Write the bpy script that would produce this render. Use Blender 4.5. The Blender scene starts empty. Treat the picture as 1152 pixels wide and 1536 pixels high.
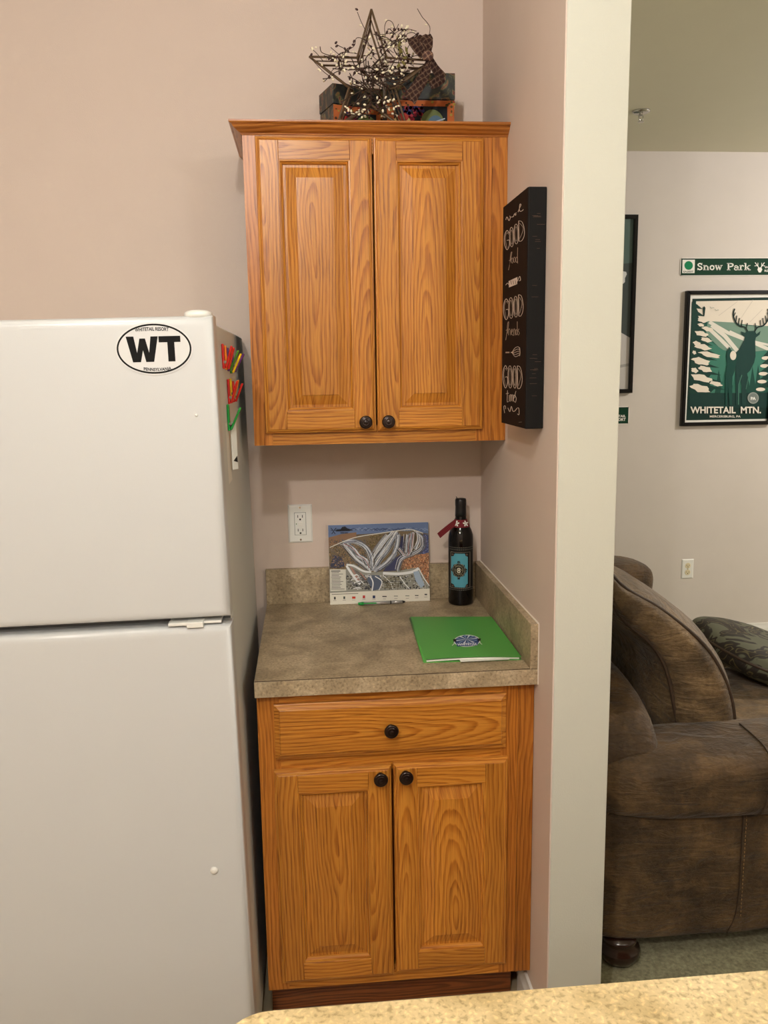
import bpy, bmesh, math, random
import numpy as np
from mathutils import Vector, Matrix
random.seed(7)
C = bpy.context.scene.collection
SC = bpy.context.scene
PI = math.pi

# ------------------------------------------------------------------ camera
CAM = np.array([-0.5126, -2.4553, 1.5961]); PIT, YAW, ROL, FOC = -0.1672, 0.0894, -0.0151, 1259.18
def basis():
    f = np.array([math.sin(YAW)*math.cos(PIT), math.cos(YAW)*math.cos(PIT), math.sin(PIT)])
    r = np.array([math.cos(YAW), -math.sin(YAW), 0.]); u = np.cross(r, f)
    return r*math.cos(ROL)+u*math.sin(ROL), -r*math.sin(ROL)+u*math.cos(ROL), f
BR, BU, BF = basis()
def ray(x, y): return BF*FOC + BR*(x-576) + BU*(768-y)
def onY(x, y, Y):
    d = ray(x, y); return CAM + d*(Y-CAM[1])/d[1]
cd = bpy.data.cameras.new('camera'); cam = bpy.data.objects.new('camera', cd); C.objects.link(cam)
cd.sensor_fit = 'HORIZONTAL'; cd.sensor_width = 36; cd.lens = FOC/1152*36; cd.clip_start = .05
m = Matrix.Identity(4)
for i in range(3):
    m[i][0] = BR[i]; m[i][1] = BU[i]; m[i][2] = -BF[i]; m[i][3] = CAM[i]
cam.matrix_world = m
SC.camera = cam

# ------------------------------------------------------------------ world, lights, exposure
w = bpy.data.worlds.new('world'); SC.world = w; w.use_nodes = True
w.node_tree.nodes['Background'].inputs[0].default_value = (.05, .05, .06, 1)
w.node_tree.nodes['Background'].inputs[1].default_value = .3
SC.view_settings.view_transform = 'Standard'; SC.view_settings.look = 'None'
SC.view_settings.exposure = 0.0; SC.view_settings.gamma = 1.0; SC.view_settings.use_curve_mapping = False
def lamp(name, loc, power, col, rad):
    l = bpy.data.lights.new(name, 'POINT'); l.energy = power; l.color = col; l.shadow_soft_size = rad
    o = bpy.data.objects.new(name, l); o.location = loc; C.objects.link(o); return o
LAMPS = [((-1.0, -3.0, 2.58), 80, (1.0, .94, .89), .035),
         ((-.62, -1.85, 2.58), 26, (1.0, 1.0, .97), .045),
         ((3.1, .55, 2.50), 86, (1.0, .96, .95), .05),
         ((1.3, -3.7, 2.45), 46, (1.0, .99, .96), .22)]
for i, (l, p, c, r) in enumerate(LAMPS): lamp('ceiling_bulb', l, p, c, r)

# ------------------------------------------------------------------ helpers
def lin(c):
    return tuple(((v/255)/12.92 if v/255 <= .04045 else ((v/255+.055)/1.055)**2.4) for v in c[:3])
def new(): return bmesh.new()
def empty(name, loc, label, cat, group=None, rot=(0, 0, 0)):
    o = bpy.data.objects.new(name, None); C.objects.link(o); o.location = loc; o.rotation_euler = rot
    o.empty_display_size = .05
    o['label'] = label; o['category'] = cat
    if group: o['group'] = group
    o['_w'] = [loc[0], loc[1], loc[2]]
    return o
def obj(name, bm, mat, parent=None, smooth=False, local=False, label=None, kind=None, cat=None, group=None):
    """link bm as one mesh object; coordinates are world ones (or the parent's own when local)"""
    bm.normal_update()
    vs = [v.co for v in bm.verts]
    lo = Vector([min(v[i] for v in vs) for i in range(3)]); hi = Vector([max(v[i] for v in vs) for i in range(3)])
    c = (lo+hi)/2
    bmesh.ops.translate(bm, verts=bm.verts, vec=-c)
    me = bpy.data.meshes.new(name); bm.to_mesh(me); bm.free()
    if smooth:
        for p in me.polygons: p.use_smooth = True
    mats = mat if isinstance(mat, (list, tuple)) else [mat]
    for x in mats: me.materials.append(x)
    o = bpy.data.objects.new(name, me); C.objects.link(o)
    pw = Vector((0, 0, 0))
    if parent:
        o.parent = parent
        pw = Vector(parent['_w'])
    o.location = c - pw
    o['_w'] = list(c)
    if label: o['label'] = label
    if kind: o['kind'] = kind
    if cat: o['category'] = cat
    if group: o['group'] = group
    return o
def box(bm, x0, x1, y0, y1, z0, z1, bev=0, seg=2, mi=0):
    r = bmesh.ops.create_cube(bm, size=1)
    for v in r['verts']:
        v.co = Vector((x0+(v.co.x+.5)*(x1-x0), y0+(v.co.y+.5)*(y1-y0), z0+(v.co.z+.5)*(z1-z0)))
    fs = list({f for v in r['verts'] for f in v.link_faces})
    for f in fs: f.material_index = mi
    if bev:
        es = list({e for v in r['verts'] for e in v.link_edges})
        bmesh.ops.bevel(bm, geom=es, offset=bev, segments=seg, profile=.5, affect='EDGES')
    return bm
def B(*a, **k): return box(new(), *a, **k)
def lathe(bm, prof, c, axis='Z', n=32, mi=0):
    """prof: list of (radius, height)"""
    rings = []
    for r, h in prof:
        ring = []
        for i in range(n):
            a = 2*PI*i/n; ca, sa = r*math.cos(a), r*math.sin(a)
            p = {'Z': (ca, sa, h), 'Y': (ca, -h, sa), 'X': (h, ca, sa)}[axis]
            ring.append(bm.verts.new(Vector(c)+Vector(p)))
        rings.append(ring)
    for a, b in zip(rings, rings[1:]):
        for i in range(n):
            f = bm.faces.new((a[i], a[(i+1) % n], b[(i+1) % n], b[i])); f.material_index = mi
    for ring, rev in ((rings[0], 1), (rings[-1], 0)):
        f = bm.faces.new(ring[::-1] if rev else ring); f.material_index = mi
    bmesh.ops.recalc_face_normals(bm, faces=bm.faces)
    return bm
def tube(bm, pts, r, n=8, closed=False, mi=0, r1=None):
    pts = [Vector(p) for p in pts]; N = len(pts); rings = []
    prev = None
    for i, p in enumerate(pts):
        a = pts[(i-1) % N] if (closed or i > 0) else p
        b = pts[(i+1) % N] if (closed or i < N-1) else p
        t = (b-a).normalized()
        if prev is None:
            s = t.cross(Vector((0, 0, 1)))
            if s.length < .1: s = t.cross(Vector((0, 1, 0)))
        else:
            s = prev - t*prev.dot(t)
        s.normalize(); prev = s; q = t.cross(s)
        rr = r if r1 is None else r+(r1-r)*i/(N-1)
        rings.append([bm.verts.new(p+(s*math.cos(2*PI*k/n)+q*math.sin(2*PI*k/n))*rr) for k in range(n)])
    for i in range(N if closed else N-1):
        a, b = rings[i], rings[(i+1) % N]
        for k in range(n):
            f = bm.faces.new((a[k], a[(k+1) % n], b[(k+1) % n], b[k])); f.material_index = mi; f.smooth = True
    if not closed:
        for rg, rv in ((rings[0], 0), (rings[-1], 1)):
            f = bm.faces.new(rg if rv else rg[::-1]); f.material_index = mi
    return bm
def spline(P, n=6):
    P = [Vector(p) for p in P]; out = []
    for i in range(len(P)-1):
        a = P[max(i-1, 0)]; b = P[i]; c = P[i+1]; d = P[min(i+2, len(P)-1)]
        for k in range(n):
            t = k/n
            out.append(.5*((2*b)+(c-a)*t+(2*a-5*b+4*c-d)*t*t+(3*b-a-3*c+d)*t**3))
    out.append(P[-1]); return out
def prism(bm, poly, axis, a, b, mi=0):
    """poly in the plane across axis, extruded a..b"""
    def P(p, t):
        return {'X': (t, p[0], p[1]), 'Y': (p[0], t, p[1]), 'Z': (p[0], p[1], t)}[axis]
    A = [bm.verts.new(P(p, a)) for p in poly]; Bv = [bm.verts.new(P(p, b)) for p in poly]
    n = len(poly)
    fs = [bm.faces.new(A), bm.faces.new(Bv[::-1])]
    for i in range(n): fs.append(bm.faces.new((A[i], Bv[i], Bv[(i+1) % n], A[(i+1) % n])))
    for f in fs: f.material_index = mi
    bmesh.ops.recalc_face_normals(bm, faces=bm.faces)
    return bm
def softbox(c, h, e=4, n=10, amp=0, seed=0, rot=None, bulge=0):
    """superellipsoid-ish cushion: subdivided cube pushed onto |x|^e+|y|^e+|z|^e=1"""
    bm = new(); r = bmesh.ops.create_cube(bm, size=2)
    bmesh.ops.subdivide_edges(bm, edges=bm.edges, cuts=n, use_grid_fill=True)
    from mathutils import noise
    for v in bm.verts:
        p = v.co; L = (abs(p.x)**e+abs(p.y)**e+abs(p.z)**e)**(1/e)
        q = p/L
        if amp:
            nz = noise.noise(Vector((q.x*h[0], q.y*h[1], q.z*h[2]))*9+Vector((seed*3.1, seed, 0)))
            nz += .5*noise.noise(Vector((q.x*h[0], q.y*h[1], q.z*h[2]))*22+Vector((seed*3.1, seed, 0)))
        else: nz = 0
        q = Vector((q.x*h[0], q.y*h[1], q.z*h[2]))
        q += q.normalized()*nz*amp
        v.co = q
    if rot: bmesh.ops.rotate(bm, verts=bm.verts, cent=(0, 0, 0), matrix=Matrix(rot).to_3x3() if not hasattr(rot, 'to_matrix') else rot.to_matrix())
    bmesh.ops.translate(bm, verts=bm.verts, vec=Vector(c))
    return bm

# ------------------------------------------------------------------ materials
def mat_base(name):
    mt = bpy.data.materials.new(name); mt.use_nodes = True
    nt = mt.node_tree; return mt, nt, nt.nodes['Principled BSDF']
def N(nt, t, **k):
    n = nt.nodes.new(t)
    for a, b in k.items(): setattr(n, a, b)
    return n
def setin(n, **k):
    for a, b in k.items(): n.inputs[a].default_value = b
def plain(name, col, rough=.5, metal=0, bump=0, bscale=200, coat=0, var=0, vscale=8, spec=.5, emit=None):
    """procedural plain surface: colour mottled a little by noise, fine bump"""
    mt, nt, p = mat_base(name)
    p.inputs['Roughness'].default_value = rough; p.inputs['Metallic'].default_value = metal
    p.inputs['Coat Weight'].default_value = coat; p.inputs['Coat Roughness'].default_value = .15
    p.inputs['Specular IOR Level'].default_value = spec
    tc = N(nt, 'ShaderNodeTexCoord')
    no = N(nt, 'ShaderNodeTexNoise'); setin(no, Scale=vscale, Detail=3.)
    nt.links.new(tc.outputs['Object'], no.inputs['Vector'])
    mx = N(nt, 'ShaderNodeMix', data_type='RGBA'); c = lin(col)
    mx.inputs[6].default_value = tuple(x*(1-var) for x in c)+(1,); mx.inputs[7].default_value = tuple(min(1, x*(1+var)) for x in c)+(1,)
    nt.links.new(no.outputs['Fac'], mx.inputs[0]); nt.links.new(mx.outputs[2], p.inputs['Base Color'])
    if bump:
        nb = N(nt, 'ShaderNodeTexNoise'); setin(nb, Scale=bscale, Detail=3.)
        nt.links.new(tc.outputs['Object'], nb.inputs['Vector'])
        bp = N(nt, 'ShaderNodeBump'); setin(bp, Strength=bump, Distance=.002)
        nt.links.new(nb.outputs['Fac'], bp.inputs['Height']); nt.links.new(bp.outputs[0], p.inputs['Normal'])
    if emit:
        p.inputs['Emission Color'].default_value = lin(col)+(1,); p.inputs['Emission Strength'].default_value = emit
    return mt
def ramp(nt, stops):
    r = N(nt, 'ShaderNodeValToRGB'); el = r.color_ramp.elements
    while len(el) < len(stops): el.new(.5)
    for e, (p, c) in zip(el, stops): e.position = p; e.color = (c+(1,)) if len(c) == 3 else c
    return r
def math_(nt, op, a, b=None, c=None):
    n = N(nt, 'ShaderNodeMath', operation=op)
    for i, v in enumerate((a, b, c)):
        if v is None: continue
        if isinstance(v, (int, float)): n.inputs[i].default_value = v
        else: nt.links.new(v, n.inputs[i])
    return n.outputs[0]
def oak(name, horizontal=False, light=(204, 138, 54), mid=(184, 114, 38), dark=(122, 66, 18), tilt=.16, rings=120, straight=False):
    mt, nt, p = mat_base(name)
    p.inputs['Roughness'].default_value = .36; p.inputs['Specular IOR Level'].default_value = .3; p.inputs['Coat Weight'].default_value = .22; p.inputs['Coat Roughness'].default_value = .3
    tc = N(nt, 'ShaderNodeTexCoord'); sp = N(nt, 'ShaderNodeSeparateXYZ'); nt.links.new(tc.outputs['Object'], sp.inputs[0])
    oi = N(nt, 'ShaderNodeObjectInfo'); rnd = oi.outputs['Random']
    X, Z = (sp.outputs[2], sp.outputs[0]) if horizontal else (sp.outputs[0], sp.outputs[2])
    Y = sp.outputs[1]
    off = math_(nt, 'MULTIPLY', rnd, 37.)
    def noise(sx, sz, sc, det=2., ex=0.):
        cb = N(nt, 'ShaderNodeCombineXYZ')
        nt.links.new(math_(nt, 'MULTIPLY', math_(nt, 'ADD', X, math_(nt, 'MULTIPLY', Y, .7)), sx), cb.inputs[0])
        nt.links.new(math_(nt, 'ADD', off, ex), cb.inputs[1])
        nt.links.new(math_(nt, 'MULTIPLY', Z, sz), cb.inputs[2])
        n = N(nt, 'ShaderNodeTexNoise'); setin(n, Scale=sc, Detail=det); nt.links.new(cb.outputs[0], n.inputs['Vector'])
        return n.outputs['Fac']
    # the board is sawn across a trunk: growth rings meet its face as long arches
    w1 = math_(nt, 'MULTIPLY', math_(nt, 'SUBTRACT', noise(6, 2.2, 1.), .5), .045)
    w2 = math_(nt, 'MULTIPLY', math_(nt, 'SUBTRACT', noise(2, 2.0, 1., ex=9.), .5), .08)
    w3 = math_(nt, 'MULTIPLY', math_(nt, 'SUBTRACT', noise(60, 14, 1., ex=5.), .5), .006)
    xo = math_(nt, 'MULTIPLY', math_(nt, 'SUBTRACT', math_(nt, 'FRACT', math_(nt, 'MULTIPLY', rnd, 7.3)), .5), {False: .03, 'half': .11, True: .3}[straight])
    xx = math_(nt, 'ADD', math_(nt, 'ADD', X, xo), w1)
    d0 = math_(nt, 'MULTIPLY', math_(nt, 'SUBTRACT', math_(nt, 'FRACT', math_(nt, 'MULTIPLY', rnd, 13.7)), .5), .05)
    dd = math_(nt, 'ADD', math_(nt, 'ADD', math_(nt, 'MULTIPLY', Z, tilt), d0), w2)
    rr = math_(nt, 'SQRT', math_(nt, 'ADD', math_(nt, 'MULTIPLY', xx, xx), math_(nt, 'MULTIPLY', dd, dd)))
    rr = math_(nt, 'ADD', rr, w3)
    fr = math_(nt, 'FRACT', math_(nt, 'MULTIPLY', rr, rings))
    L, M, D = lin(light), lin(mid), lin(dark)
    rp = ramp(nt, [(0., M), (.10, L), (.45, L), (.8, M), (.93, tuple(.17*a+.83*b for a, b in zip(D, M))), (1., M)])
    nt.links.new(fr, rp.inputs[0])
    # pores: short dark dashes along the grain
    pr = ramp(nt, [(.0, (1, 1, 1)), (.38, (1, 1, 1)), (.53, (0, 0, 0)), (1, (0, 0, 0))]); nt.links.new(noise(400, 9, 1., 2.), pr.inputs[0])
    pk = math_(nt, 'MULTIPLY', pr.outputs[0], math_(nt, 'ADD', math_(nt, 'MULTIPLY', fr, .6), .16))
    mx = N(nt, 'ShaderNodeMix', data_type='RGBA'); nt.links.new(pk, mx.inputs[0]); nt.links.new(rp.outputs[0], mx.inputs[6]); mx.inputs[7].default_value = D+(1,)
    # board to board and broad tone changes
    br = ramp(nt, [(.25, (.80, .76, .70)), (.75, (1.08, 1.08, 1.08))]); nt.links.new(noise(10, 1.2, 1., ex=3.), br.inputs[0])
    m2 = N(nt, 'ShaderNodeMix', data_type='RGBA', blend_type='MULTIPLY'); m2.inputs[0].default_value = 1
    nt.links.new(mx.outputs[2], m2.inputs[6]); nt.links.new(br.outputs[0], m2.inputs[7])
    hs = N(nt, 'ShaderNodeHueSaturation'); nt.links.new(m2.outputs[2], hs.inputs['Color'])
    nt.links.new(math_(nt, 'ADD', .90, math_(nt, 'MULTIPLY', rnd, .2)), hs.inputs['Value'])
    nt.links.new(hs.outputs[0], p.inputs['Base Color'])
    bp = N(nt, 'ShaderNodeBump'); setin(bp, Strength=.25, Distance=.0006); bp.invert = True
    nt.links.new(pk, bp.inputs['Height']); nt.links.new(bp.outputs[0], p.inputs['Normal'])
    return mt
def laminate(name, a, b, c, scale=1.):
    mt, nt, p = mat_base(name); p.inputs['Roughness'].default_value = .42
    tc = N(nt, 'ShaderNodeTexCoord')
    def nz(s, d, dist=0.):
        n = N(nt, 'ShaderNodeTexNoise'); setin(n, Scale=s*scale, Detail=d, Distortion=dist); nt.links.new(tc.outputs['Object'], n.inputs['Vector']); return n.outputs['Fac']
    r1 = ramp(nt, [(.30, lin(a)), (.5, lin(b)), (.72, lin(c))]); nt.links.new(nz(12, 8, .6), r1.inputs[0])
    r2 = ramp(nt, [(.34, (.55, .52, .46)), (.46, (.95, .95, .95)), (.56, (1, 1, 1)), (.68, (1.4, 1.38, 1.32))]); nt.links.new(nz(170, 5, .4), r2.inputs[0])
    m = N(nt, 'ShaderNodeMix', data_type='RGBA', blend_type='MULTIPLY'); m.inputs[0].default_value = .8
    nt.links.new(r1.outputs[0], m.inputs[6]); nt.links.new(r2.outputs[0], m.inputs[7]); nt.links.new(m.outputs[2], p.inputs['Base Color'])
    bp = N(nt, 'ShaderNodeBump'); setin(bp, Strength=.08, Distance=.001); nt.links.new(nz(300, 2), bp.inputs['Height']); nt.links.new(bp.outputs[0], p.inputs['Normal'])
    return mt
def suede(name, a, b, c):
    mt, nt, p = mat_base(name); p.inputs['Roughness'].default_value = .62
    p.inputs['Sheen Weight'].default_value = .18; p.inputs['Sheen Roughness'].default_value = .4; p.inputs['Specular IOR Level'].default_value = .28
    tc = N(nt, 'ShaderNodeTexCoord')
    def nz(s, d, dist=0., sx=(1, 1, 1)):
        mp = N(nt, 'ShaderNodeMapping'); mp.inputs['Scale'].default_value = sx; nt.links.new(tc.outputs['Object'], mp.inputs[0])
        n = N(nt, 'ShaderNodeTexNoise'); setin(n, Scale=s, Detail=d, Distortion=dist); nt.links.new(mp.outputs[0], n.inputs['Vector']); return n.outputs['Fac']
    r1 = ramp(nt, [(.34, lin(a)), (.5, lin(b)), (.66, lin(c))]); nt.links.new(nz(9, 9, .5), r1.inputs[0])
    r2 = ramp(nt, [(.35, (.72, .70, .66)), (.6, (1.08, 1.08, 1.08))]); nt.links.new(nz(90, 4), r2.inputs[0])
    m = N(nt, 'ShaderNodeMix', data_type='RGBA', blend_type='MULTIPLY'); m.inputs[0].default_value = .8
    nt.links.new(r1.outputs[0], m.inputs[6]); nt.links.new(r2.outputs[0], m.inputs[7]); nt.links.new(m.outputs[2], p.inputs['Base Color'])
    b1 = N(nt, 'ShaderNodeBump'); setin(b1, Strength=.7, Distance=.016); nt.links.new(nz(13, 5, 1.6, (.6, 1, 2.6)), b1.inputs['Height'])
    b2 = N(nt, 'ShaderNodeBump'); setin(b2, Strength=.5, Distance=.004); nt.links.new(nz(85, 5, 1.2, (.7, 1, 1.8)), b2.inputs['Height']); nt.links.new(b1.outputs[0], b2.inputs['Normal'])
    nt.links.new(b2.outputs[0], p.inputs['Normal'])
    return mt
def plaid(name, base, dk, line, s=60., rot=0.6):
    mt, nt, p = mat_base(name); p.inputs['Roughness'].default_value = .85
    tc = N(nt, 'ShaderNodeTexCoord'); mp = N(nt, 'ShaderNodeMapping'); mp.inputs['Rotation'].default_value = (0, rot, 0)
    nt.links.new(tc.outputs['Object'], mp.inputs[0]); sp = N(nt, 'ShaderNodeSeparateXYZ'); nt.links.new(mp.outputs[0], sp.inputs[0])
    def band(o, lo, hi, sc): 
        f = math_(nt, 'FRACT', math_(nt, 'MULTIPLY', math_(nt, 'ADD', o, 5.), sc))
        return math_(nt, 'MULTIPLY', math_(nt, 'GREATER_THAN', f, lo), math_(nt, 'LESS_THAN', f, hi))
    dkf = math_(nt, 'MULTIPLY', math_(nt, 'ADD', band(sp.outputs[0], 0., .5, s), band(sp.outputs[2], 0., .5, s)), .5)
    lnf = math_(nt, 'MAXIMUM', band(sp.outputs[0], .70, .78, s), band(sp.outputs[2], .70, .78, s))
    m1 = N(nt, 'ShaderNodeMix', data_type='RGBA'); nt.links.new(dkf, m1.inputs[0]); m1.inputs[6].default_value = lin(base)+(1,); m1.inputs[7].default_value = lin(dk)+(1,)
    m2 = N(nt, 'ShaderNodeMix', data_type='RGBA'); nt.links.new(math_(nt, 'MULTIPLY', lnf, .5), m2.inputs[0]); nt.links.new(m1.outputs[2], m2.inputs[6]); m2.inputs[7].default_value = lin(line)+(1,)
    nt.links.new(m2.outputs[2], p.inputs['Base Color'])
    return mt
def brocade(name):
    mt, nt, p = mat_base(name); p.inputs['Roughness'].default_value = .7
    tc = N(nt, 'ShaderNodeTexCoord'); n = N(nt, 'ShaderNodeTexNoise'); setin(n, Scale=7., Detail=2.5, Distortion=2.); nt.links.new(tc.outputs['Object'], n.inputs['Vector'])
    r = ramp(nt, [(.0, lin((70, 74, 58))), (.45, lin((92, 92, 72))), (.47, lin((34, 27, 18))), (.53, lin((30, 22, 14))), (.55, lin((98, 88, 56))), (.57, lin((36, 26, 16))), (.66, lin((36, 26, 16))), (.68, lin((120, 112, 74)))])
    nt.links.new(n.outputs['Fac'], r.inputs[0]); nt.links.new(r.outputs[0], p.inputs['Base Color'])
    return mt
def fruitpaper(name):
    mt, nt, p = mat_base(name); p.inputs['Roughness'].default_value = .45
    tc = N(nt, 'ShaderNodeTexCoord'); n = N(nt, 'ShaderNodeTexNoise'); setin(n, Scale=26., Detail=4., Distortion=1.5); nt.links.new(tc.outputs['Object'], n.inputs['Vector'])
    r = ramp(nt, [(.0, lin((12, 14, 16))), (.46, lin((22, 25, 26))), (.52, lin((40, 46, 34))), (.57, lin((110, 100, 56))), (.60, lin((116, 44, 40))), (.64, lin((24, 28, 34))), (.8, lin((130, 114, 80)))])
    nt.links.new(n.outputs['Fac'], r.inputs[0]); nt.links.new(r.outputs[0], p.inputs['Base Color'])
    return mt
def vcol(name, rough=.5, coat=0.):
    mt, nt, p = mat_base(name); p.inputs['Specular IOR Level'].default_value = .15; p.inputs['Roughness'].default_value = rough; p.inputs['Coat Weight'].default_value = coat; p.inputs['Coat Roughness'].default_value = .05
    a = N(nt, 'ShaderNodeAttribute', attribute_name='Col'); nt.links.new(a.outputs['Color'], p.inputs['Base Color'])
    return mt

M = {}
M['wall'] = plain('kitchen_wall_paint', (213, 196, 184), .75, bump=.22, bscale=420, var=.03)
M['cream'] = plain('cream_wall_paint', (208, 208, 196), .75, bump=.25, bscale=380, var=.02)
M['lwall'] = plain('living_room_wall_paint', (212, 204, 196), .75, bump=.2, bscale=400, var=.03)
M['ceil'] = plain('ceiling_paint', (222, 218, 196), .9, bump=.2, bscale=150, var=.02)
M['trimw'] = plain('white_trim_paint', (228, 226, 220), .35)
M['vinyl'] = plain('beige_vinyl_floor', (176, 160, 132), .4, var=.15, vscale=20)
M['carpet'] = plain('carpet_pile', (154, 150, 122), 1., bump=1., bscale=300, var=.75, vscale=110)
M['oakv'] = oak('oak_vertical_grain', straight='half', tilt=.07)
M['oakh'] = oak('oak_horizontal_grain', True, straight='half', tilt=.10)
M['oakp'] = oak('oak_panel_grain', tilt=.085, rings=125)
M['oaks'] = oak('oak_straight_grain', straight=True, tilt=.02, light=(194, 124, 48), mid=(174, 104, 34))
M['oakd'] = oak('oak_carcass', straight=True, tilt=.02, light=(160, 96, 48), mid=(140, 80, 36))
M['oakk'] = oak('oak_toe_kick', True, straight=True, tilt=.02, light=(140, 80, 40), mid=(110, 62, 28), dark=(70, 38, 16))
M['lam'] = laminate('mottled_tan_laminate', (134, 118, 94), (164, 146, 118), (188, 170, 142))
M['bronze'] = plain('dark_bronze', (38, 24, 20), .28, metal=.7, coat=.4)
M['fridge'] = plain('white_fridge_enamel', (206, 208, 209), .32, bump=.10, bscale=520, var=.01, coat=.15)
M['fridgeside'] = plain('textured_white_side', (216, 218, 214), .6, spec=.25, bump=.45, bscale=420, var=.02)
M['plast'] = plain('white_plastic', (232, 232, 226), .3)
M['gasket'] = plain('grey_gasket', (96, 98, 98), .6)
M['dark'] = plain('dark_slot', (20, 18, 16), .6)
M['ivory'] = plain('ivory_plastic', (226, 214, 178), .35)
M['metal'] = plain('chrome', (190, 188, 182), .2, metal=1.)
M['black'] = plain('black_frame_lacquer', (6, 6, 7), .2, coat=.2, spec=.3)
M['blackw'] = plain('black_painted_wood', (16, 15, 15), .65, spec=.2, bump=.5, bscale=30, var=.25, vscale=14)
M['signface'] = plain('dark_brown_chalk_ground', (24, 15, 12), .8, var=.2, vscale=18, spec=.15)
M['suede'] = suede('brown_microsuede', (60, 45, 28), (82, 63, 41), (108, 84, 55))
M['suede2'] = suede('brown_microsuede_cushion', (78, 62, 42), (104, 84, 58), (132, 108, 76))
M['piping'] = plain('dark_piping', (58, 42, 28), .6)
M['stitch'] = plain('tan_stitching', (160, 124, 78), .7)
M['footw'] = plain('dark_cherry_wood', (46, 24, 16), .25, coat=.5)
M['brocade'] = brocade('floral_brocade')
M['wire'] = plain('rusty_brown_wire', (96, 76, 54), .6, metal=.1, var=.25, vscale=60)
M['vine'] = plain('brown_vine', (58, 40, 28), .8)
M['berry'] = plain('cream_berry', (244, 234, 204), .4)
M['berryd'] = plain('burgundy_berry', (56, 26, 24), .4)
M['leaf'] = plain('dried_leaf', (104, 96, 44), .8)
M['plaid'] = plaid('brown_plaid_cloth', (104, 70, 58), (66, 42, 38), (196, 172, 140), s=95.)
M['redtag'] = plaid('red_woven_tape', (128, 22, 36), (92, 12, 24), (150, 60, 64), s=220., rot=.7)
M['paper'] = fruitpaper('fruit_printed_paper')
M['bottle'] = plain('black_bottle_glass', (5, 4, 5), .06, coat=.15, spec=.35)
M['capsule'] = plain('black_foil', (16, 15, 18), .38)
M['folder'] = plain('green_card', (82, 158, 70), .42, var=.03)
M['sheet'] = plain('white_paper', (236, 234, 226), .7)
M['print'] = vcol('printed_ink', .6)
M['printg'] = vcol('print_behind_glass', .6, .35)
M['chalk'] = vcol('chalk_print', .7)
M['caulk'] = plain('white_caulk', (236, 230, 220), .5)
for n_, c_ in (('red', (206, 26, 24)), ('orange', (240, 130, 20)), ('yellow', (244, 200, 30)), ('green', (20, 150, 60)), ('purple', (88, 34, 110)), ('dgreen', (60, 120, 30))):
    M['p_'+n_] = plain(n_+'_plastic', c_, .3)
M['silver'] = plain('silver_plastic', (200, 200, 200), .25, metal=.6)

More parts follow.
